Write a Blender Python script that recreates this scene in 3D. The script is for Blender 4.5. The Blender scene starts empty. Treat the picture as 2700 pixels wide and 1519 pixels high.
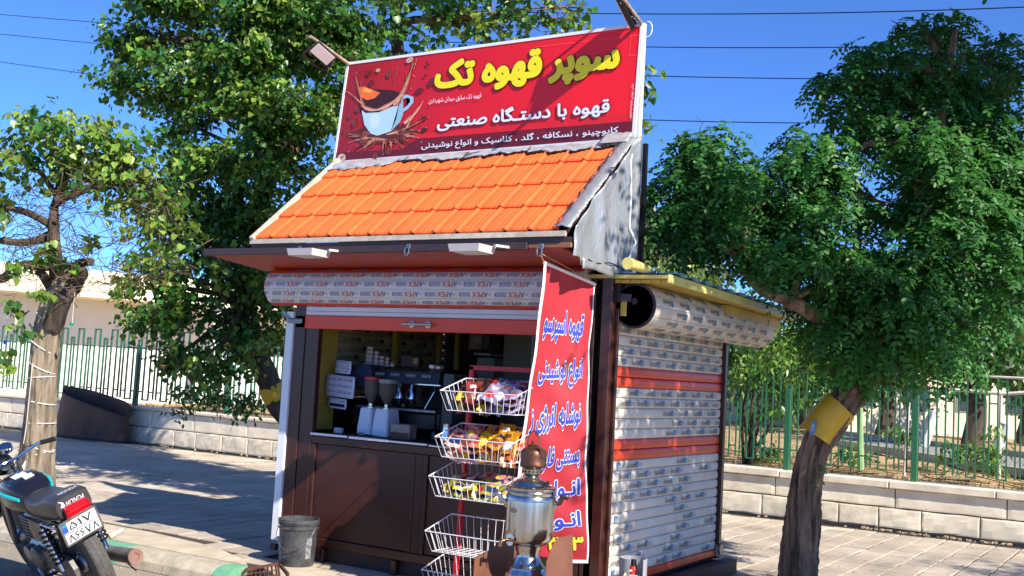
import bpy, bmesh, math, random
import numpy as np
from mathutils import Vector, Matrix
rnd = random.Random(7); rng = np.random.default_rng(7)
scene = bpy.context.scene
COL = scene.collection
# ---------------------------------------------------------------- camera
FPX = 2877.8; YAW, PIT, ROL = [math.radians(a) for a in (31.991, 4.677, 3.129)]
CAM = np.array([0.0, 0.0, 1.5])
_F = np.array([-math.sin(YAW)*math.cos(PIT), math.cos(YAW)*math.cos(PIT), math.sin(PIT)])
_R0 = np.array([math.cos(YAW), math.sin(YAW), 0.0]); _U0 = np.cross(_R0, _F)
_R = _R0*math.cos(ROL)+_U0*math.sin(ROL); _U = _U0*math.cos(ROL)-_R0*math.sin(ROL)
cd = bpy.data.cameras.new('camera'); cd.sensor_width = 36; cd.lens = FPX/2700*36; cd.clip_end = 2000; cd.clip_start = .05
cam = bpy.data.objects.new('camera', cd); COL.objects.link(cam)
cam.matrix_world = Matrix([[_R[0], _U[0], -_F[0], CAM[0]], [_R[1], _U[1], -_F[1], CAM[1]], [_R[2], _U[2], -_F[2], CAM[2]], [0, 0, 0, 1]])
scene.camera = cam
# ---------------------------------------------------------------- sky, sun, exposure
SUN = Vector((3.0, -1.06, 2.4)).normalized()
w = bpy.data.worlds.new('World'); scene.world = w; w.use_nodes = True
nt = w.node_tree; nt.nodes.clear()
sky = nt.nodes.new('ShaderNodeTexSky'); sky.sky_type = 'NISHITA'; sky.sun_disc = False
sky.sun_elevation = math.asin(SUN.z); sky.sun_rotation = math.atan2(SUN.x, SUN.y)
sky.altitude = 2500; sky.air_density = 0.9; sky.dust_density = 0.0; sky.ozone_density = 6
bg = nt.nodes.new('ShaderNodeBackground'); bg.inputs[1].default_value = 0.125
wo = nt.nodes.new('ShaderNodeOutputWorld'); tint = nt.nodes.new('ShaderNodeMix'); tint.data_type = 'RGBA'; tint.blend_type = 'MULTIPLY'; tint.inputs[0].default_value = 1; tint.inputs[7].default_value = (.52, .745, 1.05, 1)
nt.links.new(sky.outputs[0], tint.inputs[6]); nt.links.new(tint.outputs[2], bg.inputs[0]); nt.links.new(bg.outputs[0], wo.inputs[0])
sd = bpy.data.lights.new('sun', 'SUN'); sd.energy = 5.0; sd.angle = math.radians(0.5); sd.color = (1.0, 0.925, 0.80)
so = bpy.data.objects.new('sun', sd); COL.objects.link(so); so.location = (6, -4, 9)
so.rotation_euler = SUN.to_track_quat('Z', 'Y').to_euler()
scene.view_settings.view_transform = 'Standard'; scene.view_settings.look = 'None'
scene.view_settings.exposure = 0.88; scene.view_settings.gamma = 1.0; scene.view_settings.use_curve_mapping = False
scene.cycles.max_bounces = 6; scene.cycles.transparent_max_bounces = 8
# ---------------------------------------------------------------- pixel rays (photo pixels, 2700 wide) -> world points on a plane
def ray(x, y): return _R*(x-1350)/FPX+_U*(759.5-y)/FPX+_F
def onz(x, y, z=0.0): d = ray(x, y); return Vector(CAM+d*(z-1.5)/d[2])
def onx(x, y, X): d = ray(x, y); return Vector(CAM+d*X/d[0])
def ony(x, y, Y): d = ray(x, y); return Vector(CAM+d*Y/d[1])
def ond(x, y, D): return Vector(CAM+ray(x, y)*D)
# ---------------------------------------------------------------- materials
def lin(c):
    return tuple(((v/255)/12.92 if v/255 <= .04045 else ((v/255+.055)/1.055)**2.4) for v in c)
MATS = {}
def mat(name, rgb, rough=.6, metal=0., var=.12, scale=8., bump=0., bscale=40., spec=.5, rgb2=None, stretch=None, trans=0., island=0., coat=0., alpha=1.):
    if name in MATS: return MATS[name]
    m = bpy.data.materials.new(name); m.use_nodes = True; t = m.node_tree; N = t.nodes; L = t.links
    b = N['Principled BSDF']; out = N['Material Output']
    c = lin(rgb); c2 = lin(rgb2) if rgb2 else tuple(max(0, v*(1-2.2*var)) for v in c)
    tc = N.new('ShaderNodeTexCoord'); mp = N.new('ShaderNodeMapping'); geo_ = N.new('ShaderNodeNewGeometry'); L.new(geo_.outputs['Position'], mp.inputs[0])
    if stretch: mp.inputs['Scale'].default_value = stretch
    n = N.new('ShaderNodeTexNoise'); n.inputs['Scale'].default_value = scale; n.inputs['Detail'].default_value = 6; n.inputs['Roughness'].default_value = .65
    L.new(mp.outputs[0], n.inputs['Vector'])
    r = N.new('ShaderNodeValToRGB'); r.color_ramp.elements[0].position = .35; r.color_ramp.elements[1].position = .65
    r.color_ramp.elements[0].color = (*c2, 1); r.color_ramp.elements[1].color = (*c, 1)
    L.new(n.outputs['Fac'], r.inputs[0]); src = r.outputs[0]
    if island:
        g = N.new('ShaderNodeNewGeometry'); hs = N.new('ShaderNodeHueSaturation')
        mr = N.new('ShaderNodeMapRange'); mr.inputs[3].default_value = 1-island; mr.inputs[4].default_value = 1+island
        L.new(g.outputs['Random Per Island'], mr.inputs[0]); L.new(mr.outputs[0], hs.inputs['Value'])
        mr2 = N.new('ShaderNodeMapRange'); mr2.inputs[3].default_value = .5-.06*island; mr2.inputs[4].default_value = .5+.02*island
        mu = N.new('ShaderNodeMath'); mu.operation = 'MULTIPLY'; mu.inputs[1].default_value = 7.3; fr = N.new('ShaderNodeMath'); fr.operation = 'FRACT'
        L.new(g.outputs['Random Per Island'], mu.inputs[0]); L.new(mu.outputs[0], fr.inputs[0]); L.new(fr.outputs[0], mr2.inputs[0]); L.new(mr2.outputs[0], hs.inputs['Hue'])
        L.new(src, hs.inputs['Color']); src = hs.outputs[0]
    L.new(src, b.inputs['Base Color'])
    b.inputs['Roughness'].default_value = rough; b.inputs['Metallic'].default_value = metal
    b.inputs['Specular IOR Level'].default_value = spec
    if coat: b.inputs['Coat Weight'].default_value = coat
    rr = N.new('ShaderNodeMapRange'); rr.inputs[3].default_value = max(0.02, rough-.1); rr.inputs[4].default_value = min(1, rough+.1)
    L.new(n.outputs['Fac'], rr.inputs[0]); L.new(rr.outputs[0], b.inputs['Roughness'])
    if bump:
        n2 = N.new('ShaderNodeTexNoise'); n2.inputs['Scale'].default_value = bscale; n2.inputs['Detail'].default_value = 5
        L.new(mp.outputs[0], n2.inputs['Vector']); bp = N.new('ShaderNodeBump'); bp.inputs['Strength'].default_value = min(1, bump*20); bp.inputs['Distance'].default_value = bump
        L.new(n2.outputs['Fac'], bp.inputs['Height']); L.new(bp.outputs[0], b.inputs['Normal'])
    if trans:
        tr = N.new('ShaderNodeBsdfTranslucent'); mx = N.new('ShaderNodeMixShader'); mx.inputs[0].default_value = trans
        hs2 = N.new('ShaderNodeHueSaturation'); hs2.inputs['Value'].default_value = 1.5; hs2.inputs['Hue'].default_value = .485; L.new(src, hs2.inputs['Color'])
        L.new(hs2.outputs[0], tr.inputs[0]); L.new(b.outputs[0], mx.inputs[1]); L.new(tr.outputs[0], mx.inputs[2]); L.new(mx.outputs[0], out.inputs[0])
    if alpha < 1: b.inputs['Transmission Weight'].default_value = 1-alpha
    MATS[name] = m; return m
def glass(name, rgb, rough=.05, tr=.9):
    if name in MATS: return MATS[name]
    m = bpy.data.materials.new(name); m.use_nodes = True; b = m.node_tree.nodes['Principled BSDF']
    b.inputs['Base Color'].default_value = (*lin(rgb), 1); b.inputs['Transmission Weight'].default_value = tr; b.inputs['Roughness'].default_value = rough
    b.inputs['IOR'].default_value = 1.2; MATS[name] = m; return m
# ---------------------------------------------------------------- mesh building
class MB:
    def __init__(s, M=None): s.v = []; s.f = []; s.mi = []; s.M = M
    def add(s, vs, fs, mi=0):
        b = len(s.v)
        for p in vs:
            p = Vector(p); s.v.append(s.M @ p if s.M is not None else p)
        for f in fs: s.f.append(tuple(b+i for i in f)); s.mi.append(mi)
        return s
    def box(s, a, b, mi=0, jit=0.):
        x0, x1 = sorted((a[0], b[0])); y0, y1 = sorted((a[1], b[1])); z0, z1 = sorted((a[2], b[2]))
        vs = [(x, y, z) for z in (z0, z1) for y in (y0, y1) for x in (x0, x1)]
        if jit: vs = [tuple(c+rnd.uniform(-jit, jit) for c in v) for v in vs]
        return s.add(vs, [(0, 2, 3, 1), (4, 5, 7, 6), (0, 1, 5, 4), (2, 6, 7, 3), (0, 4, 6, 2), (1, 3, 7, 5)], mi)
    def bbox(s, a, b, r=.01, mi=0):                      # chamfered box
        x0, x1 = sorted((a[0], b[0])); y0, y1 = sorted((a[1], b[1])); z0, z1 = sorted((a[2], b[2]))
        r = min(r, (x1-x0)*.45, (y1-y0)*.45, (z1-z0)*.45)
        bm = bmesh.new(); bmesh.ops.create_cube(bm, size=1)
        for v in bm.verts: v.co = Vector(((x0+x1)/2+v.co.x*(x1-x0), (y0+y1)/2+v.co.y*(y1-y0), (z0+z1)/2+v.co.z*(z1-z0)))
        bmesh.ops.bevel(bm, geom=bm.edges[:], offset=r, segments=1, affect='EDGES')
        bm.verts.index_update(); s.add([v.co[:] for v in bm.verts], [[v.index for v in f.verts] for f in bm.faces], mi); bm.free(); return s
    def obox(s, p, q, wx, wz, up=(0, 0, 1), mi=0):       # bar from p to q
        p = Vector(p); q = Vector(q); d = (q-p).normalized(); u = Vector(up)
        if abs(d.dot(u)) > .98: u = Vector((0, 1, 0))
        x = d.cross(u).normalized(); z = x.cross(d)
        vs = [e+x*i*wx/2+z*j*wz/2 for e in (p, q) for i, j in ((-1, -1), (1, -1), (1, 1), (-1, 1))]
        return s.add(vs, [(3, 2, 1, 0), (4, 5, 6, 7), (0, 1, 5, 4), (1, 2, 6, 5), (2, 3, 7, 6), (3, 0, 4, 7)], mi)
    def tube(s, pts, r, n=8, mi=0, cap=True, noise=0.):
        pts = [Vector(p) for p in pts]; k = len(pts); rs = r if hasattr(r, '__len__') else [r]*k
        vs = []; fs = []; prev = None
        for i, p in enumerate(pts):
            d = (pts[min(i+1, k-1)]-pts[max(i-1, 0)]); d = d.normalized() if d.length > 1e-9 else Vector((0, 0, 1))
            if prev is None: u = d.cross(Vector((0, 0, 1)) if abs(d.z) < .9 else Vector((1, 0, 0))).normalized()
            else: u = (prev-d*prev.dot(d)).normalized()
            prev = u; w_ = d.cross(u)
            for j in range(n):
                a = 2*math.pi*j/n; rr = rs[i]*(1+(rnd.uniform(-noise, noise) if noise else 0))
                vs.append(p+(u*math.cos(a)+w_*math.sin(a))*rr)
        for i in range(k-1):
            for j in range(n): fs.append((i*n+j, i*n+(j+1) % n, (i+1)*n+(j+1) % n, (i+1)*n+j))
        if cap: fs.append(tuple(reversed(range(n)))); fs.append(tuple((k-1)*n+j for j in range(n)))
        return s.add(vs, fs, mi)
    def lathe(s, prof, c, n=24, axis=None, mi=0, sx=1., sy=1.):
        c = Vector(c); A = Matrix.Identity(3) if axis is None else Vector(axis).normalized().to_track_quat('Z', 'Y').to_matrix()
        vs = []; fs = []
        for r, z in prof:
            for j in range(n):
                a = 2*math.pi*j/n; vs.append(c+A @ Vector((r*math.cos(a)*sx, r*math.sin(a)*sy, z)))
        for i in range(len(prof)-1):
            for j in range(n): fs.append((i*n+j, i*n+(j+1) % n, (i+1)*n+(j+1) % n, (i+1)*n+j))
        if prof[0][0] > 1e-4: fs.append(tuple(reversed(range(n))))
        if prof[-1][0] > 1e-4: fs.append(tuple((len(prof)-1)*n+j for j in range(n)))
        return s.add(vs, fs, mi)
    def prism(s, poly, ext, mi=0):                       # polygon (3D pts) extruded by vector
        e = Vector(ext); n = len(poly); vs = [Vector(p) for p in poly]+[Vector(p)+e for p in poly]
        fs = [tuple(range(n)), tuple(reversed(range(n, 2*n)))]+[(i, n+i, n+(i+1) % n, (i+1) % n) for i in range(n)]
        return s.add(vs, fs, mi)
    def grid(s, fn, nu, nv, mi=0):
        vs = [fn(i/nu, j/nv) for j in range(nv+1) for i in range(nu+1)]
        return s.add(vs, [(j*(nu+1)+i, j*(nu+1)+i+1, (j+1)*(nu+1)+i+1, (j+1)*(nu+1)+i) for j in range(nv) for i in range(nu)], mi)
def wpos(o):
    p = Vector((0, 0, 0))
    while o: p = p+o.location; o = o.parent
    return p
def obj(name, mb, m, parent=None, smooth=False, label=None, at=None, solid=0., fixn=True, local=False):
    me = bpy.data.meshes.new(name)
    off = Vector(at) if at is not None else Vector((0, 0, 0))
    me.from_pydata([tuple(v) if local else tuple(v-off) for v in mb.v], [], mb.f)
    ms = m if isinstance(m, (list, tuple)) else [m]
    for x in ms: me.materials.append(x)
    if len(ms) > 1: me.polygons.foreach_set('material_index', mb.mi)
    if fixn and len(mb.f) < 20000:
        bm = bmesh.new(); bm.from_mesh(me); bmesh.ops.recalc_face_normals(bm, faces=bm.faces[:]); bm.to_mesh(me); bm.free()
    me.update()
    if smooth:
        me.shade_smooth()
        try: me.set_sharp_from_angle(angle=math.radians(40))
        except Exception: pass
    o = bpy.data.objects.new(name, me); COL.objects.link(o)
    if parent is not None: o.parent = parent; o.location = off-wpos(parent)
    else: o.location = off
    if label: o['label'] = label
    if name in ('lettering', 'logo', 'print', 'tar_seam', 'wire_screen', 'chipped_edge', 'cooling_fins'): o['kind'] = 'stuff'
    if solid:
        md = o.modifiers.new('solid', 'SOLIDIFY'); md.thickness = solid; md.offset = 0
    return o
def thing(name, label, cat, loc, group=None):
    o = bpy.data.objects.new(name, None); COL.objects.link(o); o.location = loc; o.empty_display_size = .1
    o['label'] = label; o['category'] = cat
    if group: o['group'] = group
    return o
def tag(o, label, cat, group=None):
    o['label'] = label; o['category'] = cat
    if group: o['group'] = group
    return o
def struct(o, kind='structure'): o['kind'] = kind; return o
def dup(o, parent=None, loc=None, mats=None):
    c = o.copy(); COL.objects.link(c)
    if parent is not None: c.parent = parent
    if loc is not None: c.location = loc
    for ch in o.children: dup(ch, c)
    return c
def inst(o, parent, loc, rot=None):                       # a cheap copy of one mesh piece
    c = o.copy(); COL.objects.link(c); c.parent = parent; c.location = Vector(loc)-wpos(parent) if parent else Vector(loc)
    if rot: c.rotation_euler = rot
    return c
# ---------------------------------------------------------------- Arabic-script shaping + text meshes
FT = {}
for ch, iso, n in (('ا',0xFE8D,2),('آ',0xFE81,2),('ب',0xFE8F,4),('پ',0xFB56,4),('ت',0xFE95,4),('ج',0xFE9D,4),('چ',0xFB7A,4),('ح',0xFEA1,4),('خ',0xFEA5,4),('د',0xFEA9,2),('ر',0xFEAD,2),('ز',0xFEAF,2),('ژ',0xFB8A,2),('س',0xFEB1,4),('ش',0xFEB5,4),('ص',0xFEB9,4),('ع',0xFEC9,4),('ف',0xFED1,4),('ق',0xFED5,4),('ط',0xFEC1,4),('ض',0xFEBD,4),('ک',0xFB8E,4),('گ',0xFB92,4),('ل',0xFEDD,4),('م',0xFEE1,4),('ن',0xFEE5,4),('و',0xFEED,2),('ه',0xFEE9,4),('ی',0xFBFC,4)):
    FT[ch] = [iso+i for i in range(n)]
def shape(t):
    if not any(c in FT for c in t): return t
    out = []
    for i, c in enumerate(t):
        if c not in FT: out.append(c); continue
        f = FT[c]; j = lambda k: 0 <= k < len(t) and (t[k] in FT or t[k] == 'ـ')
        prev = i > 0 and (t[i-1] == 'ـ' or (t[i-1] in FT and len(FT[t[i-1]]) == 4)); nxt = len(f) == 4 and j(i+1)
        out.append(chr(f[(3 if prev else 2) if nxt else (1 if prev else 0)]))
    s_ = ''.join(reversed(out)); res = ''; run = ''
    for c in s_:
        if c in '۰۱۲۳۴۵۶۷۸۹0123456789/': run = c+run
        else: res += run+c; run = ''
    return res+run
TCACHE = {}
def textdata(s, off=.0, res=2):
    """text outlines, triangulated and kept where the winding number is not zero (so overlapping strokes fill and counters stay open)"""
    k = (s, off, res)
    if k in TCACHE: return TCACHE[k]
    c = bpy.data.curves.new('tmp', 'FONT'); c.body = shape(s); c.size = 1; c.offset = off; c.resolution_u = res+1; c.fill_mode = 'NONE'
    o = bpy.data.objects.new('tmp', c); COL.objects.link(o); dg = bpy.context.evaluated_depsgraph_get(); dg.update()
    me = bpy.data.meshes.new_from_object(o.evaluated_get(dg)); V = np.array([v.co[:2] for v in me.vertices]); E = [tuple(e.vertices) for e in me.edges]
    bpy.data.objects.remove(o); bpy.data.curves.remove(c); bpy.data.meshes.remove(me)
    nb = {}
    for a, b in E: nb.setdefault(a, []).append(b); nb.setdefault(b, []).append(a)
    seen = set(); D = []
    for v0 in sorted(nb):
        if v0 in seen: continue
        cur = v0; nxt = v0+1 if v0+1 in nb[v0] else nb[v0][0]; seen.add(v0)
        while True:
            D.append((cur, nxt))
            if nxt == v0 or nxt in seen: break
            seen.add(nxt); o_ = [q for q in nb[nxt] if q != cur]; cur, nxt = nxt, (o_[0] if o_ else v0)
    from mathutils.geometry import delaunay_2d_cdt
    r = delaunay_2d_cdt([Vector(v) for v in V], D, [], 0, 1e-6); P = np.array([v[:] for v in r[0]]); Tt = np.array(r[2]); Cn = P[Tt].mean(1)
    A = V[[d[0] for d in D]]; B = V[[d[1] for d in D]]; W = np.zeros(len(Cn), int)
    for (ax_, ay), (bx_, by) in zip(A, B):
        up = (ay <= Cn[:, 1]) & (by > Cn[:, 1]); dn = (ay > Cn[:, 1]) & (by <= Cn[:, 1]); lf = (bx_-ax_)*(Cn[:, 1]-ay)-(Cn[:, 0]-ax_)*(by-ay); W += (up & (lf > 0)).astype(int); W -= (dn & (lf < 0)).astype(int)
    TCACHE[k] = (P, [tuple(t) for t in Tt[W != 0]]); return TCACHE[k]
def textfit(mb, s, fn, off=.0, box=None, mi=0, res=2, shear=0.):
    """lay text so that its bounding box (of the box-offset version) spans fn(u,v), u,v in 0..1"""
    V0, _ = textdata(s, box if box is not None else off, res); V, Fc = textdata(s, off, res)
    lo = V0.min(0); hi = V0.max(0); U = (V-lo)/(hi-lo)
    mb.add([fn(u+shear*(v-.5), v) for u, v in U], Fc, mi)

def textfat(mb, s, fn, rad, nrm, off=.03, res=2, k=10, eps=.00012):
    """a fat version of the text: the same glyphs laid k times around a circle of radius rad (em), each a hair in front of the last"""
    V, Fc = textdata(s, off, res); lo = V.min(0)-rad; hi = V.max(0)+rad; n = Vector(nrm).normalized()
    for i in range(k+1):
        d = np.array([0., 0.]) if i == k else rad*np.array([math.cos(2*math.pi*i/k), math.sin(2*math.pi*i/k)])
        U = (V+d-lo)/(hi-lo); mb.add([Vector(fn(u, v))+n*(eps*i) for u, v in U], Fc)
def textfat2(mb1, mb2, s, f1, f2, r1, r2, nrm, **k):
    """lettering (r1) and its wider outline (r2); both share the box of the outline-free letters"""
    V, Fc = textdata(s, k.get('off', .03), 2); lo = V.min(0)-r1; hi = V.max(0)+r1; L = (hi-lo); g = (r2-r1)
    textfat(mb1, s, f1, r1, nrm, **k)
    textfat(mb2, s, lambda u, v: f2(((u*(L[0]+2*g)-g))/L[0], ((v*(L[1]+2*g)-g))/L[1]), r2, nrm, **k)
# ================================================================ SETTING
m_tile = mat('paving', (204, 190, 170), .85, var=.13, scale=1.1, bump=.0015, bscale=60, rgb2=(166, 152, 134))
m_tile2 = mat('paving_b', (190, 176, 158), .85, var=.18, scale=1.6, bump=.0015, bscale=60)
m_joint = mat('joint', (72, 64, 56), .95, var=.2)
m_road = mat('road', (150, 140, 124), .95, var=.15, scale=1.2, bump=.004, bscale=30, rgb2=(128, 118, 104))
m_conc = mat('concrete', (200, 188, 165), .9, var=.12, scale=4, bump=.003, bscale=35, rgb2=(172, 158, 136))
m_kerb = mat('kerb_grey', (186, 176, 156), .9, var=.15, scale=9, bump=.003, bscale=50, rgb2=(152, 143, 126))
m_green_k = mat('kerb_green', (86, 158, 122), .8, var=.12, scale=14, bump=.003, bscale=50, rgb2=(120, 165, 135))
m_stone = mat('limestone', (240, 228, 204), .85, var=.1, scale=3.2, bump=.012, bscale=9, rgb2=(205, 195, 176))
m_stone2 = mat('limestone_b', (233, 220, 196), .85, var=.14, scale=5, bump=.02, bscale=7, rgb2=(188, 178, 160))
m_cap = mat('cap_stone', (228, 214, 192), .85, var=.1, scale=5, bump=.006, bscale=30, rgb2=(196, 184, 166))
m_brick = mat('old_brick', (150, 118, 92), .9, var=.2, scale=12, bump=.006)
m_sand = mat('dry_earth', (196, 160, 112), .95, var=.2, scale=2.5, bump=.02, bscale=12, rgb2=(150, 128, 88))
m_fence = mat('fence_green', (34, 104, 68), .45, var=.12, scale=20, rgb2=(48, 92, 70))
m_brown = mat('brown_paint', (70, 37, 29), .3, var=.1, scale=3.2, spec=.5, rgb2=(58, 32, 26), bump=.0006, bscale=12)
m_dbrown = mat('dark_brown', (46, 28, 27), .45, var=.1)
m_black = mat('black_plastic', (22, 22, 24), .4, var=.1)
m_white = mat('white_paint', (228, 230, 234), .4, var=.03)
m_cream = mat('cream_wall', (236, 222, 190), .85, var=.03, scale=2)
m_wwall = mat('white_wall', (240, 238, 232), .85, var=.03, scale=2)

road = MB(); road.add([(-60, -30, -.13), (60, -30, -.13), (60, 6.2, -.13), (-60, 6.2, -.13)], [(0, 1, 2, 3)])
struct(obj('road', road, m_road))
# pavement: bed + tiles
pv = MB(); pv.box((-40, 6.03, -.4), (40, 13.0, -.014)); pv.box((-5.92, 5.7, -.4), (1.6, 6.029, -.06))
pave = struct(obj('pavement', pv, m_joint))
T = .245; tm = MB()
def tilemesh(mb, x, y, dz=0., r=.008, g=.0065):
    a = (x+g, y+g); b = (x+T-g, y+T-g); z1 = dz; z0 = -.012
    vs = [(a[0], a[1], z0), (b[0], a[1], z0), (b[0], b[1], z0), (a[0], b[1], z0), (a[0], a[1], z1-r*.6), (b[0], a[1], z1-r*.6), (b[0], b[1], z1-r*.6), (a[0], b[1], z1-r*.6),
          (a[0]+r, a[1]+r, z1), (b[0]-r, a[1]+r, z1), (b[0]-r, b[1]-r, z1), (a[0]+r, b[1]-r, z1)]
    fs = [(8, 9, 10, 11)]+[(i, (i+1) % 4, 4+(i+1) % 4, 4+i) for i in range(4)]+[(4+i, 4+(i+1) % 4, 8+(i+1) % 4, 8+i) for i in range(4)]
    mb.add(vs, fs)
def pix(P):
    v = np.array(P)-CAM; d = v@_F; return (1350+FPX*(v@_R)/d, 759.5-FPX*(v@_U)/d, d)
cells = []
X0t = -2.48-.245*76
for i in range(104):
    for j in range(29):
        x = X0t+i*T; y = 5.9+j*T
        if y+T > 12.96: continue
        if -6.15 < x+T/2 < -3.2 and 6.5 < y+T/2 < 8.6: continue
        if x < -5.93 and y < 6.44 and not (x > -6.9 and y+T/2 > 6.44-(x+6.9)*.5): continue
        if x >= -5.93 and y < 6.6 : continue
        px, py, d = pix((x+T/2, y+T/2, 0))
        vis = d > 0 and -30 < px < 2730 and py < 1540 and not (740 < px < 1890)
        cells.append((0 if vis else 1, d, x, y))
cells.sort()
base_t = MB(); tilemesh(base_t, 0, 0); tmesh = obj('tile', base_t, m_tile); tmesh.parent = pave
tm2 = tmesh.data.copy(); tm2.materials.clear(); tm2.materials.append(m_tile2)
rest = MB()
for k, (vis, d, x, y) in enumerate(cells):
    dz = rnd.uniform(-.004, .003)
    if k < 290 and not vis:
        o = tmesh if k == 0 else tmesh.copy()
        if k: COL.objects.link(o); o.parent = pave
        if rnd.random() < .35: o.data = tm2
        o.location = (x, y, dz); o.rotation_euler = (rnd.uniform(-.008, .008), rnd.uniform(-.008, .008), 0)
    else: tilemesh(rest, x, y, dz)
ro = obj('paving_tiles', rest, m_tile, pave, fixn=False); ro['kind'] = 'stuff'
# kerb stones + cement strip
kerb = struct(obj('kerb', MB().box((-30, 5.86, -.3), (-5.95, 5.93, -.03)), m_conc))
def kstone(x0, x1, m, lab=None):
    mb = MB(); g = .006
    pr = [(5.965, -.125), (5.965, .0), (5.90, -.002), (5.835, -.02), (5.80, -.06), (5.79, -.30)]
    y0 = 6.02
    mb.prism([(x0+g, y, z) for y, z in [(y0, -.125), (y0, .001), (5.91, -.001), (5.85, -.022), (5.812, -.06), (5.80, -.125)]], (x1-x0-2*g, 0, 0))
    return obj('kerb_stone', mb, m, kerb, label=lab)
xs = [-5.93, -6.10, -6.62, -7.14, -7.66, -8.2]; 
while xs[-1] > -22: xs.append(xs[-1]-.52)
for k in range(len(xs)-1):
    g = k in (0, 3, 4, 7, 8, 11, 12, 15, 16, 19, 20)
    kstone(xs[k+1], xs[k], m_green_k if g else m_kerb, 'green painted kerb stone' if g else None)
cs = MB(); top = [(-22, 6.025), (-5.96, 6.025), (-6.0, 6.07), (-6.2, 6.19), (-6.5, 6.33), (-6.93, 6.44), (-7.6, 6.52), (-9, 6.52), (-22, 6.55)]
top = [(x+rnd.uniform(-.02, .02), y) for x, y in top]
cs.prism([(x, y, .006) for x, y in top], (0, 0, -.10))
obj('cement_strip', cs, m_conc, kerb)
# concrete apron the kiosk stands on, rusty grate beside it, rubble bits
ap = MB(); ap.prism([(x, y, .004) for x, y in [(-5.80, 6.05), (-5.4, 5.82), (-4.6, 5.6), (-3, 5.45), (1.5, 5.45), (1.5, 6.62), (-3.2, 6.62), (-3.2, 8.7), (-6.12, 8.7), (-6.12, 6.56), (-5.95, 6.5), (-5.9, 6.2)]], (0, 0, -.4))
struct(obj('concrete_apron', ap, m_conc))
kb = MB(); kb.box((1.6, 5.62, -.4), (40, 5.9, 0)); struct(obj('far_kerb', kb, m_kerb))
gt = thing('drain_grate', 'rusty brown steel grate over the drain channel beside the bucket', 'grate', (-5.75, 5.85, 0))
gp = [onz(638, 1519, 0), onz(650, 1506, 0), onz(735, 1490, 0), onz(760, 1519, 0), onz(750, 1600, 0), onz(640, 1600, 0)]
m_rust = mat('rusty_steel', (104, 66, 52), .7, var=.2, scale=30, bump=.002)
fr = MB()
for a, b in zip(gp, gp[1:]+gp[:1]): fr.obox(a+Vector((0, 0, .012)), b+Vector((0, 0, .012)), .014, .02)
obj('frame', fr, m_rust, gt)
for k in range(9):
    a = gp[1].lerp(gp[2], k/8.+.03 if k < 8 else .98); b = gp[5].lerp(gp[4], k/8.+.03 if k < 8 else .98); obj('bar', MB().obox(a+Vector((0, 0, .01)), b+Vector((0, 0, .01)), .006, .012), m_rust, gt)
for k in range(7):
    a = gp[1].lerp(gp[5], k/7.+.04); b = gp[2].lerp(gp[4], k/7.+.04); obj('cross_bar', MB().obox(a+Vector((0, 0, .017)), b+Vector((0, 0, .017)), .005, .006), m_rust, gt)
# ---- boundary wall
def zc(X): return .565+max(0, min(1, (-X-4)/11))*.068
wall = thing('boundary_wall', 'low pale limestone wall with cap stones below the green railings', 'wall', (-10, 13.15, 0))
obj('wall_core', MB().box((-26, 13.03, -.1), (14, 13.3, .50)), mat('mortar', (178, 160, 135), .95, var=.2, scale=10), wall)
def block(x0, x1, z0, z1, y, m, jit, nm='stone', lab=None, dep=.3, cut=0):
    g = .007; nu = max(2, int((x1-x0)/.12)); nz = 3; mb = MB()
    A = rnd.uniform(0, 100)
    def fn(u, v):
        x = x0+g+(x1-x0-2*g)*u; z = z0+g*.7+(z1-z0-1.4*g)*v
        e = min(u, 1-u)*(x1-x0)/.03; e2 = min(v, 1-v)*(z1-z0)/.03; edge = min(1, e, e2)
        return (x, y-jit*edge*(.5+.9*math.sin(x*19+A)*math.cos(z*31+A*2))-.004*edge, z+(rnd.uniform(-.004, .004) if 0 < u < 1 else 0))
    nx = nu; nz = 3 if z1-z0 > .12 else 2
    us = [0, .03]+[(k+1)/nx for k in range(nx-1)]+[.97, 1]; vs_ = [0, .08, .4, .7, .92, 1] if nz == 3 else [0, .15, .85, 1]
    vs = [fn(u, v) for v in vs_ for u in us]; W = len(us); fs = [(j*W+i, j*W+i+1, (j+1)*W+i+1, (j+1)*W+i) for j in range(len(vs_)-1) for i in range(W-1)]
    b = len(vs); mb.add(vs, fs)
    # ring back to the core
    ring = [i for i in range(W)]+[j*W+W-1 for j in range(1, len(vs_))]+[(len(vs_)-1)*W+i for i in range(W-2, -1, -1)]+[j*W for j in range(len(vs_)-2, 0, -1)]
    bv = [(vs[i][0], y+dep, vs[i][2]) for i in ring]; n0 = len(mb.v); mb.add(bv, [])
    for k in range(len(ring)):
        k2 = (k+1) % len(ring); mb.f.append((ring[k], ring[k2], n0+k2, n0+k)); mb.mi.append(0)
    return obj(nm, mb, m, wall, label=lab)
x = -25.
while x < 13:
    L = rnd.uniform(.95, 1.35); xm = x+L/2
    broken = -12.35 < xm < -11.2
    if not broken:
        t = .085 if x > -9 else .05
        cs_ = MB().bbox((x+.004, 12.93, zc(xm)-t), (x+L-.004, 13.36, zc(xm)+rnd.uniform(-.003, .003)), .01); obj('cap_stone', cs_, m_cap, wall)
    x += L
x = -25.3
while x < 13:
    L = rnd.uniform(.9, 1.5); 
    if x > -9: block(x, x+L, .265, .478, 12.985, m_stone, .002, 'upper_stone')
    else: block(x, x+L, .295, zc(x+L/2)-.055, 12.985, m_stone, .002, 'upper_stone')
    x += L
x = -25.1
while x < 13:
    L = rnd.uniform(.42, .68)
    zt = .258 if x > -9 else .288
    block(x, x+L, .03 if x > -4 else .015, zt, 12.98, m_stone2 if rnd.random() < .6 else m_stone, .007, 'lower_stone'); x += L
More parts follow.
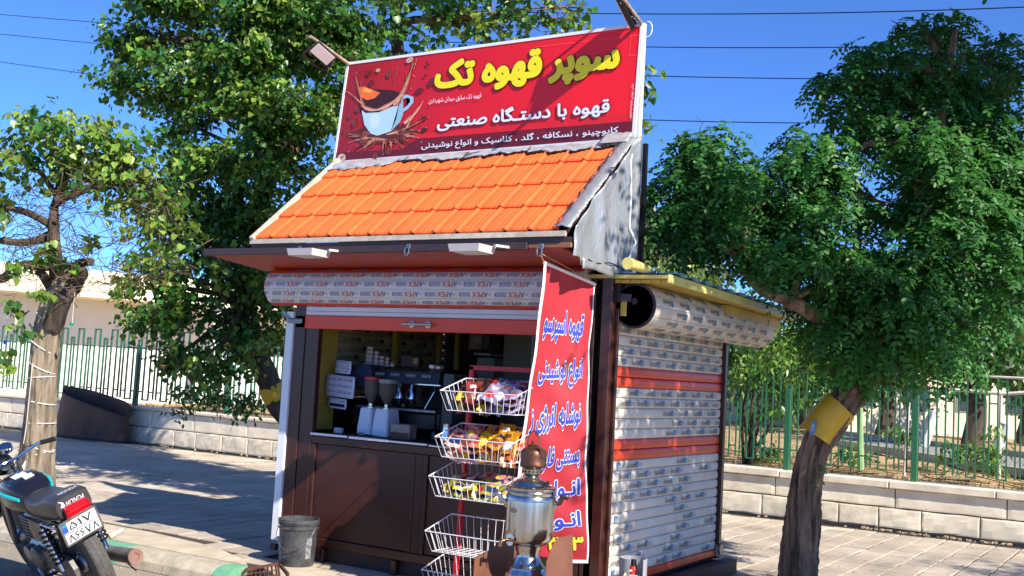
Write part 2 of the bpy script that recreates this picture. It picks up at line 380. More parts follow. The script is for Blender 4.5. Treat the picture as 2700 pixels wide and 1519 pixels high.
for k in range(7):
    bx = -12.4+k*.2; obj('brick', MB().box((bx, 13.0, zc(bx)-.05), (bx+.18, 13.12, zc(bx)-.0+rnd.uniform(-.01, .0)), jit=.006), m_brick, wall)
obj('cap_stone', MB().bbox((-11.9, 12.86, zc(-11)-.02), (-11.3, 13.2, zc(-11)+.06), .015), m_cap, wall, label='loose cap stone lying askew on the broken stretch')
# rubble line at the foot of the wall
rb = MB()
for k in range(260):
    xx = rnd.uniform(-3.2, .8) if k < 180 else rnd.uniform(-20, -3); s_ = rnd.uniform(.008, .028); yy = 12.95-rnd.uniform(0, .07)
    rb.box((xx, yy, 0), (xx+s_*1.4, yy+s_, s_*.8), jit=.005)
o = obj('rubble', rb, mat('rubble', (190, 168, 140), .95, var=.25, scale=20)); o['kind'] = 'stuff'
# ---- embankment behind the wall
eb = MB()
def hgt(x, y): return .50+.035*math.sin(x*1.3+y*.7)+.03*math.sin(x*.37-y*1.9)
eb.grid(lambda u, v: (-70+140*u, 13.3+(v**2.2)*500, hgt(-70+140*u, 13.3+(v**2.2)*500) if v < .3 else .5), 120, 60)
struct(obj('dry_ground', eb, m_sand, smooth=True))
# ---- railings
def railing(name, lab, x0, x1, per, zt, zs, ztop_rail, zlow, posts, pw):
    f = thing(name, lab, 'fence', ((x0+x1)/2, 13.15, .55)); Yb = 13.13; q = .0085 if pw[0] < .12 else .013
    wide, nar, gap = pw
    def upr(x, za, zb): 
        mb = MB().box((-q, -q, 0), (q, q, zb-za)); return mb
    k1 = obj('upright', upr(0, zlow, zt), m_fence, f, at=(0, 0, 0)); k2 = obj('short_upright', upr(0, zlow, zs), m_fence, f, at=(0, 0, 0)); first = [True, True]
    rails = []
    def put(ob, i, x, z):
        if first[i]: first[i] = False; ob.location = Vector((x, Yb, z))-wpos(f)
        else: inst(ob, f, (x, Yb, z))
    x = x0
    while x < x1:
        put(k1, 0, x, zlow); put(k1, 0, x+wide, zlow); obj('cap_rail', MB().box((x-q, Yb-q, zt), (x+wide+q, Yb+q, zt+2*q)), m_fence, f); rails.append((x-gap+q if x > x0 else x, x-q)); 
        obj('foot_rail', MB().box((x-q, Yb-q, zlow-2*q), (x+wide+q, Yb+q, zlow)), m_fence, f)
        xa = x+wide+gap
        put(k2, 1, xa, zlow); put(k2, 1, xa+nar, zlow); obj('cap_rail', MB().box((xa-q, Yb-q, zs), (xa+nar+q, Yb+q, zs+2*q)), m_fence, f)
        for zr in (ztop_rail, zlow+.13):
            obj('link_rail', MB().box((x+wide+q, Yb-q, zr-q), (xa-q, Yb+q, zr+q)), m_fence, f); obj('link_rail', MB().box((xa+nar+q, Yb-q, zr-q), (xa+nar+gap-q, Yb+q, zr+q)), m_fence, f)
        x = xa+nar+gap
    for p in posts: obj('post', MB().bbox((p-.035, Yb-.03, zc(p)-.01), (p+.035, Yb+.05, ztop_rail+.05), .004), m_fence, f)
    return f
railing('metal_railing', 'green steel railing on the wall right of the kiosk', -5.3, 1.0, .32, 1.745, 1.585, 1.50, .68, [-5.25, -4.15, -2.67, -.9, .8], (.093, .051, .087))
railing('metal_railing', 'taller green steel railing on the wall left of the kiosk', -21.5, -10.2, .475, 1.955, 1.79, 1.66, .76, [-20.6, -18.25, -16.0, -13.7, -11.5], (.150, .08, .122))
# ---- dark sheet leaning on the wall
m_rub = mat('brown_sheet', (98, 72, 60), .75, var=.2, scale=3, bump=.006, bscale=10, rgb2=(66, 50, 44))
sh = MB(); cx = (ony(250, 1100, 12.6)).x
XL = ony(152, 1142, 12.75).x; XR = ony(340, 1158, 12.75).x; XT = ony(180, 1030, 12.75).x
def shf(u, v):
    a = math.pi*2*u+math.pi; c = math.cos(a); s_ = math.sin(a); t = (c+1)/2
    zt = (.90 if s_ > 0 else .80)-(.25 if s_ > 0 else .33)*t**1.3
    if s_ <= 0: zt += .0
    z = .02+(zt-.02)*v; xl = XL+(XT-XL)*min(1, v*1.05)**.7
    return (xl+(XR-xl)*t, 12.66+.24*s_+(.02*math.sin(u*23)), z)
sh.grid(shf, 56, 12)
o = obj('brown_drum_sheet', sh, m_rub, smooth=True, solid=.02); tag(o, 'dark brown curled rubber sheet standing against the pale wall', 'rubber sheet')
# ---- buildings far behind
def P2(px, D): p = ond(px, 900, D); return Vector((p.x, p.y, 0))
A = P2(0, 22); B = P2(350, 23.4); dirB = (B-A).normalized(); nB = Vector((dirB.y, -dirB.x, 0));
if nB.dot(Vector((0, 0, 0))-A) < 0: nB = -nB
bl = thing('cream_building', 'low cream building with flat roof canopy and slim columns behind the left railings', 'building', (A.x, A.y, 0))
def bp(s_, o_, z): p = A+dirB*s_-nB*o_; return (p.x, p.y, z)
def bbx(s0, s1, o0, o1, z0, z1): 
    mb = MB(); q = [bp(s0, o0, z0), bp(s1, o0, z0), bp(s1, o1, z0), bp(s0, o1, z0)]; mb.prism(q, (0, 0, z1-z0)); return mb
obj('roof_fascia', bbx(-8, 12, 0, .15, 2.70, 3.27), m_cream, bl)
obj('roof', bbx(-8, 12, .152, 9, 2.70, 3.22), m_cream, bl)
obj('wall', bbx(-8, 12, 1.35, 8.8, .3, 2.70), m_wwall, bl)
for s_ in (4.35, 4.95, 9.5, -3): obj('column', bbx(s_, s_+.14, .12, .26, .3, 2.70), m_white, bl)
wf = obj('window', bbx(6.6, 8.3, 1.28, 1.345, 1.0, 2.0), mat('wood_frame', (120, 80, 58), .6), bl)
for k in range(3): obj('pane', bbx(6.68+k*.54, 7.16+k*.54, 1.26, 1.275, 1.08, 1.92), mat('blue_glass', (96, 140, 160), .12, spec=.8), wf)
rb_ = thing('grey_building', 'shaded low beige building with small dark windows beyond the right railings', 'building', tuple(P2(2450, 30)))
a = P2(2150, 30); b = P2(2900, 34)
d_ = (b-a).normalized(); n_ = Vector((-d_.y, d_.x, 0))
mb = MB(); mb.prism([a+Vector((0, 0, .4)), b+Vector((0, 0, .4)), b+n_*6+Vector((0, 0, .4)), a+n_*6+Vector((0, 0, .4))], (0, 0, 2.6)); obj('wall', mb, mat('beige_wall', (205, 192, 168), .85, var=.08, scale=1), rb_)
for k in range(4):
    p = a+d_*(1.2+k*1.9)-n_*.03; wn = MB(); q = [p+Vector((0, 0, 1.2)), p+d_*.9+Vector((0, 0, 1.2)), p+d_*.9+n_*.02+Vector((0, 0, 1.2)), p+n_*.02+Vector((0, 0, 1.2))]; wn.prism(q, (0, 0, .7)); w_ = obj('window', wn, mat('grey_frame', (120, 120, 118), .5), rb_)
    q = [x_+d_*s2-n_*.02 for x_, s2 in ((q[0], .06), (q[1], -.06), (q[2], -.06), (q[3], .06))]; pn = MB(); pn.prism([x_+Vector((0, 0, .05)) for x_ in q], (0, 0, .6)); obj('pane', pn, mat('dark_glass', (40, 48, 52), .1), w_)
pth = MB(); q = [onz(2180, 1165, .56), onz(2750, 1262, .56), onz(2750, 1215, .56), onz(2180, 1140, .56)]; pth.prism(q, (0, 0, -.02)); struct(obj('park_path', pth, mat('path', (150, 146, 140), .9, var=.1)))
for i, (yl, yr) in enumerate(((1142, 1213), (1168, 1265))):
    e = MB(); a = onz(2180, yl, .56); b = onz(2760, yr, .56); e.obox(a+Vector((0, 0, .04)), b+Vector((0, 0, .04)), .12, .12); struct(obj('path_edging', e, m_kerb))
# pipes behind the right railing
pf = thing('pipe_frame', 'white bent pipe rails standing behind the right railing', 'pipe rail', tuple(onz(2390, 1250, .5)))
m_pipe = mat('white_pipe', (214, 206, 196), .5, var=.1, scale=20)
obj('pipe', MB().tube([ony(2503, 1027, 14.6), ony(2560, 1031, 14.6), ony(2645, 1039, 14.6), ony(2760, 1032, 14.6)], .022), m_pipe, pf, smooth=True)
obj('pipe', MB().tube([ony(2555, 991, 14.9), ony(2760, 1000, 14.9)], .016), m_pipe, pf, smooth=True)
obj('leg', MB().tube([ony(2396, 1062, 14.3), ony(2384, 1255, 14.3)], .02), m_pipe, pf, smooth=True)
obj('leg', MB().tube([ony(2640, 1039, 14.6), ony(2634, 1262, 14.6)], .02), m_pipe, pf, smooth=True)
o = obj('green_post', MB().tube([ony(2267, 1075, 14.2), ony(2270, 1245, 14.2)], .04), mat('pale_green', (140, 176, 120), .7, var=.15), smooth=True, at=tuple(ony(2270, 1245, 14.2))); tag(o, 'pale green round post just behind the right railing', 'post')
for i, (px0, py0, px1, py1) in enumerate(((2432, 1175, 2462, 1085), (2628, 1182, 2652, 1118))):
    o = obj('whitewashed_trunk', MB().tube([ony(px0, py0, 19), ony((px0+px1)/2+2, (py0+py1)/2, 19), ony(px1, py1, 19)], [.10, .09, .075], noise=.08), mat('whitewash', (214, 216, 220), .8, var=.25, scale=5), smooth=True, at=tuple(ony(px0, py0, 19)))
    tag(o, ['slim whitewashed leaning trunk behind the thick railing post', 'whitewashed leaning trunk at the far right behind the railing'][i], 'tree trunk')
# ---- overhead cables
for i, (p0, p1, p2, lab) in enumerate((((0, -40), (1700, 37), (2700, 19), 'uppermost black overhead cable crossing the sky'), ((0, 38), (1700, 124), (2700, 115), 'second overhead cable from the top crossing the sky'), ((0, 90), (1700, 200), (2700, 205), 'third overhead cable from the top'), ((0, 163), (1700, 316), (2700, 317), 'lowest overhead cable crossing behind the right tree'))):
    cf = np.polyfit([p0[0], p1[0], p2[0]], [p0[1], p1[1], p2[1]], 2)
    pts = [ony(x, np.polyval(cf, x), 15.2) for x in np.linspace(-700, 3300, 60)]
    o = obj('overhead_cable', MB().tube(pts, .008 if i else .009, 5), m_black, at=tuple(pts[0])); tag(o, lab, 'cable', 'overhead cables')
# ================================================================ KIOSK
m_orange = mat('orange_tile', (240, 104, 48), .68, var=.05, scale=2.6, bump=.0008, bscale=80, rgb2=(220, 96, 48), spec=.3)
m_red = mat('orange_slat', (222, 70, 34), .32, var=.05, scale=7)
m_slat = mat('white_slat', (214, 214, 216), .34, var=.05, scale=5, bump=.0006, bscale=30)
m_sslat = mat('silver_slat', (222, 212, 198), .5, var=.08, scale=5, bump=.0006, bscale=26, rgb2=(206, 196, 182), spec=.35)
m_yellow = mat('yellow_paint', (198, 172, 76), .5, var=.1, scale=6, rgb2=(176, 150, 66))
m_pyellow = mat('pale_yellow', (226, 212, 122), .45, var=.08)
m_blue = mat('blue_sheet', (88, 150, 205), .4, var=.08)
m_soff = mat('soffit_red', (182, 78, 50), .35, var=.1, scale=8, stretch=(1, 6, 6), rgb2=(160, 64, 42))
m_fascia = mat('fascia_brown', (66, 44, 42), .4, var=.1)
m_strip = mat('flashing', (206, 196, 178), .45, var=.1, scale=14, rgb2=(180, 165, 145))
m_foil = mat('foil', (172, 174, 176), .34, metal=.55, var=.2, scale=7, bump=.02, bscale=34, stretch=(1, 1.6, .5), rgb2=(176, 180, 186))
m_foilg = mat('foil_grey', (196, 196, 196), .4, metal=.35, var=.12, scale=8, bump=.006, bscale=26)
m_tar = mat('tar', (26, 25, 26), .5, var=.2, bump=.004, bscale=40)
m_steel = mat('steel', (190, 190, 192), .25, metal=1., var=.06)
m_galv = mat('galvanised', (150, 150, 152), .42, metal=.9, var=.15, scale=20)
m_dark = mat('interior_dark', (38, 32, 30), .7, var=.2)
m_mesh = mat('mesh_dark', (20, 18, 18), .6)
m_darkred_p = mat('plinth', (66, 46, 42), .6, var=.15, scale=8)
XL, XR, YF, YB = -6.12, -3.28, 6.52, 8.64
kiosk = thing('street_kiosk', 'small brown street kiosk with orange tiled awning roof and roller shutters', 'kiosk', (-4.7, 7.5, .004))
def K(name, a, b, m, par=None, r=.004, **k): return obj(name, MB().bbox(a, b, r), m, par or kiosk, **k)
K('plinth', (XL+.04, YF+.06, .004), (XR+.02, YB, .11), m_darkred_p)
K('plinth_block', (XR+.021, 6.9, .004), (XR+.13, 8.75, .118), m_darkred_p)
for x in (-5.7, -5.0, -4.2): K('foot', (x, YF+.0, .004), (x+.05, YF+.058, .112), m_brown)
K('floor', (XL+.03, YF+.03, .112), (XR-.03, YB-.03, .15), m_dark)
# front: jambs, posts, counter
K('guide_rail', (-6.175, YF-.03, .12), (-6.10, YF+.04, 1.93), m_white, label='white guide rail of the front shutter')
K('corner_post', (-6.095, YF-.012, .12), (-5.985, YF+.10, 2.22), m_brown)
K('jamb', (-5.983, YF+.0, .12), (-5.85, YF+.055, 1.98), m_brown)
K('corner_post', (XR-.075, YF-.005, .10), (XR, YF+.075, 2.25), m_brown)
K('post', (XR-.16, YF+.01, .10), (XR-.13, YF+.06, 2.2), m_dbrown)
K('counter_rail', (-5.848, YF+.0, .905), (-3.9, YF+.05, .962), m_brown)
K('bottom_rail', (-5.848, YF+.0, .12), (-3.4, YF+.05, .185), m_brown)
K('counter_top', (-5.849, YF-.012, .964), (-3.9, YF+.62, .985), m_dark)
eb_ = MB(); x = -5.845
while x < -3.92:
    L = rnd.uniform(.10, .42); z0 = .966+rnd.uniform(0, .004); eb_.box((x, YF-.018, z0), (min(x+L, -3.9), YF-.0125, z0+rnd.uniform(.010, .018)), jit=.0015); x += L+rnd.uniform(.0, .02)
obj('chipped_edge', eb_, m_white, kiosk)
for a, b in ((-5.848, -4.83), (-4.76, -3.9)):
    for (p, q) in (((a, .187), (a+.045, .903)), ((b-.035, .187), (b, .903))): K('stile', (p[0], YF+.002, p[1]), (q[0], YF+.05, q[1]), m_brown)
    K('counter_panel', (a+.046, YF+.018, .188), (b-.036, YF+.04, .902), m_brown)
K('stile', (-4.828, YF+.004, .187), (-4.762, YF+.045, .903), m_brown)
K('front_panel', (-3.898, YF+.012, .187), (-3.45, YF+.04, .96), m_brown)
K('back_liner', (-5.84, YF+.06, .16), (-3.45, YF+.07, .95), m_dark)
# dark wire screen right of the opening
sc_ = K('screen_box', (-3.60, YF+.02, .99), (-3.44, YF+.05, 1.16), m_black)
m_box = mat('meter_box', (96, 88, 84), .5); K('meter_box', (-3.56, YF-.05, .98), (-3.42, YF+.01, 1.16), m_box)
gm = MB()
for k in range(12): gm.box((-3.90+k*.04, YF+.03, 1.18), (-3.897+k*.04, YF+.033, 2.0))
for k in range(22): gm.box((-3.90, YF+.034, 1.18+k*.038), (-3.44, YF+.037, 1.183+k*.038))
obj('wire_screen', gm, m_galv, kiosk)
K('screen_back', (-3.91, YF+.06, .96), (-3.43, YF+.08, 2.25), m_mesh)
K('lintel', (-6.09, YF+.08, 1.96), (XR-.08, YF+.14, 2.28), m_fascia)
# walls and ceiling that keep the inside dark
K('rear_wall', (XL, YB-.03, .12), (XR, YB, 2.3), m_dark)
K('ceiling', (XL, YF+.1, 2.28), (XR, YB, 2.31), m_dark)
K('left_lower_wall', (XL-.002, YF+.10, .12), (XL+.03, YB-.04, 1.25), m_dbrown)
K('inner_board', (-6.0, YF+.09, .985), (-5.97, YF+.40, 2.2), m_dark) if False else None
# interior left side: yellow frame + shutter slats seen from inside
yel = [((-6.085, 6.63, .99), (-6.045, 6.99, 2.2)), ((-6.085, 7.76, 1.25), (-6.045, 7.82, 2.2)), ((-6.085, 8.44, 1.25), (-6.045, 8.49, 2.2)), ((-6.043, 6.62, 1.20), (-6.03, 7.02, 1.235))]
for a, b in yel: K('yellow_frame', a, b, m_yellow)
K('yellow_frame', (-5.93, 8.52, 1.0), (-5.89, 8.56, 2.2), m_yellow)
sm = mat('inner_slat', (176, 166, 136), .5, var=.15)
ls = thing_ls = obj('side_shutter', MB().box((-6.118, 7.0, 1.24), (-6.108, 8.6, 1.26)), sm, kiosk)
def slatmesh(L, h, depth=.006, axis='X', n=6):
    mb = MB(); pts = []
    for k in range(n+1):
        t = k/n; pts.append((-(max(0, math.sin(math.pi*t))**.3)*depth, h*.045+t*h*.91))
    prof = [(.014, 0), (.010, h*.05)]+[(y, z*.94+h*.03) for y, z in pts]+[(.014, h)]
    for i, L_ in enumerate((0, L)):
        mb.add([((L_, y, z) if axis == 'X' else (-y, L_, z)) for y, z in prof], [])
    k = len(prof); mb.f += [(i, i+1, k+i+1, k+i) for i in range(k-1)]; mb.mi += [0]*(k-1)
    mb.add([], []); return mb
b0 = obj('slat', slatmesh(1.6, .077, axis='Y'), sm, ls, at=(-6.112, 7.0, 1.26), smooth=True, local=True)
for k in range(1, 12): inst(b0, ls, (-6.112, 7.0, 1.26+.077*k))
tx = MB(); lg = MB()
for k in range(12):
    for j in range(5):
        y = 7.05+j*.32+(k*.11) % .2; z = 1.275+.077*k
        textfit(tx, 'Savalan', lambda u, v: (-6.094, y+.15*(u), z+.035*v), res=1); lg.box((-6.095, y+.17, z), (-6.094, y+.23, z+.035))
obj('lettering', tx, mat('print_brown', (70, 62, 50), .7), ls, fixn=False); obj('logo', lg, mat('print_brown', (70, 62, 50), .7), ls)
# ---- front roller shutter: roll box, two lowered slats, orange bottom bar
fs = obj('front_shutter', MB().bbox((-6.09, YF-.012, 1.80), (-3.5, YF+.012, 1.905), .006), m_red, kiosk, label='orange bottom bar of the raised front shutter')
K('slat', (-6.085, YF-.008, 1.907), (-3.5, YF+.004, 1.938), m_slat, fs, r=.003); K('slat', (-6.085, YF-.008, 1.94), (-3.5, YF+.004, 1.975), m_slat, fs, r=.003)
CY, CZ, RR = YF+.01, 2.13, .152
angs = [math.radians(a) for a in (112, 138, 163, 190, 217, 242, 268)]   # direction in the y-z plane; 180 = towards the street
rolls = []
mats_r = [m_red, m_slat, m_slat, m_slat, m_slat, m_red]
for i in range(6):
    a0, a1 = angs[i]+.012, angs[i+1]-.012; mb = MB(); pr = []
    for k in range(5):
        a = a0+(a1-a0)*k/4; r = RR+.004*math.sin(math.pi*k/4); pr.append((CY+r*math.cos(a), CZ+r*math.sin(a)))
    # (sin is up for angles in 90..180, down past 180)
    pr = [(y, z) for y, z in pr]
    mb.add([(x, y, z) for x in (-6.33, -3.45) for y, z in pr], [(k, k+1, 6+k, 5+k) for k in range(4)])
    rolls.append((a0, a1)); obj('slat', mb, mats_r[i], fs, smooth=True)
core = MB().lathe([(RR-.006, 0), (RR-.006, 2.86)], (-6.325, CY, CZ), 28, axis=(1, 0, 0)); obj('roll', core, m_slat, fs, smooth=True)
m_lr = mat('ink_red', (196, 28, 52), .5, var=.02); m_lb = mat('ink_blue', (44, 62, 160), .5, var=.02); m_lgr = mat('ink_violet', (120, 124, 176), .5, var=.02)
lr, lb, lv = MB(), MB(), MB()
for i in range(6):
    a0, a1 = rolls[i]; off = (i*.045) % .3
    for j in range(-1, 10):
        x0 = -6.30+j*.302-off+.10*(i == 0)+(.13 if i == 5 else 0)
        def fnr(xa, xb, r=.0065):
            # upside-down print: u runs right-to-left, v runs downwards
            def f(u, v):
                a = a0+(a1-a0)*(.22+.55*v); rr = RR+r
                return (min(-3.46, max(-6.328, xb+(xa-xb)*u)), CY+rr*math.cos(a), CZ+rr*math.sin(a))
            return f
        if x0+.2 > -3.46: continue
        if x0 > -6.5: 
            if x0+.09 > -6.33: textfit(lr, 'PEX', fnr(x0, x0+.095), off=.035, res=1, shear=.06)
            if x0+.15 > -6.32: textfit(lb, 'A', fnr(x0+.098, x0+.135), off=.045, res=1, shear=.3); f = fnr(x0+.13, x0+.165); lb.add([f(.9, .5), f(.3, .62), f(0, .1), f(.35, .5)], [(0, 1, 2, 3)])
            if x0+.28 < -3.5 and x0+.19 > -6.3:
                f = fnr(x0+.19, x0+.285, .0062)
                for (u0, v0, u1, v1) in ((0, .05, .85, .12), (0, .85, .85, .92), (0, .12, .05, .85), (.8, .12, .85, .85), (.88, .2, .98, .9), (.1, .25, .72, .36), (.1, .45, .72, .55), (.1, .64, .72, .74)):
                    lv.add([f(u0, v0), f(u1, v0), f(u1, v1), f(u0, v1)], [(0, 1, 2, 3)])
obj('lettering', lr, m_lr, fs, fixn=False, label='upside-down red APEX print'); obj('lettering', lb, m_lb, fs, fixn=False); obj('logo', lv, m_lgr, fs, fixn=False)
K('latch', (-6.16, YF-.045, 1.835), (-6.0, YF-.02, 1.878), m_galv, fs, r=.01); 
obj('latch_arm', MB().obox((-6.22, YF-.03, 1.93), (-6.12, YF-.03, 1.86), .012, .03), m_galv, fs)
obj('handle', MB().tube([(-4.99, YF-.045, 1.853), (-4.72, YF-.045, 1.853)], .012, 10), m_steel, fs, smooth=True)
for x in (-4.92, -4.77): obj('handle_mount', MB().lathe([(.028, 0), (.028, .01), (.01, .014), (.01, .03)], (x, YF-.013, 1.853), 12, axis=(0, -1, 0)), m_steel, fs)
mk = MB()
for x in (-5.48, -4.92): textfit(mk, 'پرس کار', lambda u, v: (x+.07*u, YF-.0155, 1.88+.018*v), off=.02)
obj('lettering', mk, mat('gold_print', (226, 160, 120), .6), fs, fixn=False)
# ---- side roller shutter
ss = obj('side_shutter', MB().bbox((XR-.02, 6.60, .145), (XR+.008, 8.58, .20), .006), m_red, kiosk, label='lowered side shutter with silver and orange slats')
HS = .0707; z = .20; zs_ = []
while z < 1.99: zs_.append(z); z += HS
bw = obj('slat', slatmesh(1.97, HS, axis='Y'), m_sslat, ss, at=(XR-.004, 6.605, zs_[0]), smooth=True, local=True)
bo_me = bw.data.copy(); bo_me.materials.clear(); bo_me.materials.append(m_red)
for k, z in enumerate(zs_):
    if k == 0: continue
    o = inst(bw, ss, (XR-.004, 6.605, z))
    if abs(z-1.02) < .075 or abs(z-1.53) < .072: o.data = bo_me
def isor(z): return abs(z-1.02) < .075 or abs(z-1.53) < .072
tk, lb_, gr = MB(), MB(), MB()
for k, z in enumerate(zs_):
    if isor(z): continue
    y = 6.55+(k*.117) % .29
    while y < 8.52:
        if z < .97: keep = rnd.random() < (.72 if y < 7.9 else .35)
        elif z < 1.28 and z > 1.1: keep = y > 7.4
        else: keep = True
        if keep:
            f = lambda y0, y1, za=.24, zb=.80: (lambda u, v: (XR+.0095, y0+(y1-y0)*u, z+HS*(za+(zb-za)*v)))
            if y > 6.6 and y+.12 < 8.57: textfit(tk, 'iSavalan', f(y, y+.13), off=.03, res=1, shear=.04)
            if y+.19 < 8.57 and y+.135 > 6.61:
                g = f(y+.135, y+.185, .22, .8); lb_.add([g(0, 0), g(1, 0), g(1, 1), g(0, 1)], [(0, 1, 2, 3)])
                g2 = lambda u, v: Vector(g(u, v))+Vector((.0012, 0, 0)); gr.add([g2(.1, .2), g2(.9, .2), g2(.7, .5), g2(.5, .75), g2(.3, .5)], [(0, 1, 2, 3, 4)])
            if y+.26 < 8.57 and y+.2 > 6.61:
                g = f(y+.2, y+.25, .3, .7)
                for v0 in (0, .35, .7): gr.add([g(0, v0), g(1, v0), g(1, v0+.12), g(0, v0+.12)], [(0, 1, 2, 3)])
        y += .285
obj('lettering', tk, mat('ink_black', (60, 56, 56), .5), ss, fixn=False, label='rows of dark Savalan print'); obj('logo', lb_, mat('logo_blue', (84, 134, 172), .5, var=.04), ss, fixn=False); obj('logo', gr, mat('logo_grey', (150, 160, 170), .5), ss, fixn=False)
K('guide_rail', (XR-.03, 8.585, .13), (XR+.03, 8.64, 2.0), m_brown); K('guide_rail', (XR+.002, 6.575, .13), (XR+.026, 6.602, 2.0), m_brown)
lk = MB().lathe([(.045, 0), (.045, .012)], (XR+.03, 8.62, .20), 14, axis=(1, 0, 0)).bbox((XR+.0, 8.56, .14), (XR+.028, 8.64, .24), .008); obj('lock_lug', lk, m_galv, ss)
# roll over the side shutter
RC = (XR+.13, 2.02); R2 = .150
sr = obj('side_roll', MB().lathe([(R2-.010, .0), (R2-.010, 2.46)], (RC[0], 6.60, RC[1]), 30, axis=(0, 1, 0)), m_sslat, kiosk, smooth=True, label='rolled-up upper part of the side shutter')
NR = 13
for i in range(NR):
    a0 = 2*math.pi*i/NR+.01; a1 = 2*math.pi*(i+1)/NR-.01; pr = []
    for k in range(5):
        a = a0+(a1-a0)*k/4; r = R2+.003*math.sin(math.pi*k/4); pr.append((RC[0]+r*math.cos(a), RC[1]+r*math.sin(a)))
    mb = MB(); mb.add([(x, y, z_) for y in (6.605, 9.05) for x, z_ in pr], [(k, k+1, 6+k, 5+k) for k in range(4)]); obj('slat', mb, m_sslat, sr, smooth=True)
tk, lb_ = MB(), MB()
for i in range(NR):
    am = 2*math.pi*(i+.5)/NR
    if math.cos(am) < .0: continue
    y = 6.72+(i*.09) % .28
    while y < 8.9:
        def f(y0, y1):
            def g(u, v):
                a = am+(.5-v)*.26; return (RC[0]+(R2+.006)*math.cos(a), y1+(y0-y1)*u, RC[1]+(R2+.006)*math.sin(a))
            return g
        textfit(tk, 'iSavalan', f(y, y+.12), off=.02, res=1); g = f(y+.13, y+.175); lb_.add([g(0, 0), g(1, 0), g(1, 1), g(0, 1)], [(0, 1, 2, 3)]); y += .285
obj('lettering', tk, MATS['ink_black'], sr, fixn=False, label='upside-down Savalan print'); obj('logo', lb_, MATS['logo_blue'], sr, fixn=False)
ed = MB().lathe([(R2+.004, 0), (R2+.004, .012), (R2-.012, .012), (R2-.012, 0)], (RC[0], 6.592, RC[1]), 30, axis=(0, 1, 0)); obj('end_rim', ed, m_black, sr, smooth=True)
obj('end_plate', MB().lathe([(.0001, .10), (R2-.012, .10)], (RC[0], 6.601, RC[1]), 30, axis=(0, 1, 0)), mat('roll_inside', (120, 106, 84), .6, var=.3, scale=14), sr)
obj('shaft_bracket', MB().obox((RC[0]-.02, 6.585, RC[1]+.05), (XR-.05, 6.56, RC[1]+.06), .012, .05), m_brown, sr)
obj('shaft', MB().lathe([(.022, 0), (.022, .12)], (RC[0], 6.59, RC[1]+.03), 14, axis=(0, 1, 0)), m_dbrown, sr)
K('yellow_gap', (RC[0]-.10, 6.588, RC[1]-.07), (RC[0]-.055, 6.592, RC[1]+.05), m_yellow, sr)
# ---- main flat roof behind the tiled front: eave on the right side
ex = -2.86
e0 = onx(1650, 703, ex); e1 = onx(1989, 776, ex); e2 = onx(2122, 842, ex)
ez0 = e0.z; ez1 = e2.z; ye = e2.y
print('eave', e0, e1, e2)
def ez(y): return ez0+(ez1-ez0)*(y-6.45)/(ye-6.45)
eave = obj('side_roof', MB(), m_yellow, kiosk)
mb = MB(); mb.prism([(-6.2, 6.50, ez(6.5)+.03), (ex, 6.50, ez(6.5)), (ex, ye, ez(ye)), (-6.2, ye, ez(ye)+.03)], (0, 0, .022)); obj('roof_board', mb, m_pyellow, eave)
cor = MB(); nn = 90
cor.grid(lambda u, v: (-6.25+(ex+.05+6.25)*v, 6.52+(ye+.02-6.52)*u, ez(6.52+(ye-6.52)*u)+.034+.03*(1-v)+.009*math.sin(u*nn*.9)), 300, 1)
obj('corrugated_sheet', cor, m_blue, eave, smooth=True, label='blue corrugated sheet on the side roof')
for k in range(6):
    x = ex-.008-.075*k; mb = MB(); mb.prism([(x, 6.55, ez(6.55)-.024), (x-.07, 6.55, ez(6.55)-.024), (x-.07, ye-.03*k, ez(ye-.03*k)-.024), (x, ye-.03*k, ez(ye-.03*k)-.024)], (0, 0, .022)); obj('eave_board', mb, m_yellow, eave)
obj('eave_trim', MB().obox((ex+.003, 6.47, ez(6.47)-.005), (ex+.003, ye, ez(ye)-.005), .012, .055), m_pyellow, eave)
obj('under_beam', MB().obox((ex-.16, 7.9, ez(7.9)-.07), (ex-.16, ye-.25, ez(ye-.25)-.07), .05, .08), m_yellow, eave)
obj('ledger', MB().obox((XR+.02, 6.56, ez(6.56)-.09), (XR+.02, ye-.5, ez(ye-.5)-.09), .035, .12), m_dbrown, eave)
yb = MB().tube([onx(1655, 694, -3.05), onx(1712, 712, -3.05)], [.04, .026], 12); obj('ridge_end', yb, m_pyellow, eave, smooth=True)
# ---- tiled awning roof
RX0, RX1 = -6.01, -3.31; RY0, RZ0, RY1, RZ1 = 5.90, 2.433, 6.80, 3.203
slope = Vector((0, RY1-RY0, RZ1-RZ0)); SL = slope.length; sdir = slope.normalized(); sn = Vector((0, -sdir.z, sdir.y))
roof = obj('tiled_roof', MB(), m_orange, kiosk)
mb = MB(); mb.prism([(RX0, RY0, RZ0-.02), (RX1, RY0, RZ0-.02), (RX1, RY1, RZ1-.02), (RX0, RY1, RZ1-.02)], tuple(-sn*.012)); obj('roof_deck', mb, m_fascia, roof)
TW = .1872; TL = .30
prof = [(0, .004), (.10, .004), (.16, .008), (.23, .006), (.40, .003), (.43, .007), (.47, .003), (.60, .003), (.63, .007), (.67, .004), (.74, .005), (.81, .016), (.87, .018), (.92, .012), (.97, .005), (1.0, .004)]
def tilem(L):
    mb = MB(); k = len(prof); vs = []
    for s_, dh in ((0, -.013), (0, .0), (.012, .006), (L*.5, .002), (L, -.004)):
        for x, h in prof: vs.append(Vector((x*TW, 0, 0))+sdir*s_+sn*(h+dh+(.008 if s_ < L else 0)))
    for x, h in prof: vs[[0][0]] = vs[0]
    mb.add(vs, [(j*k+i, j*k+i+1, (j+1)*k+i+1, (j+1)*k+i) for j in range(4) for i in range(k-1)]); return mb
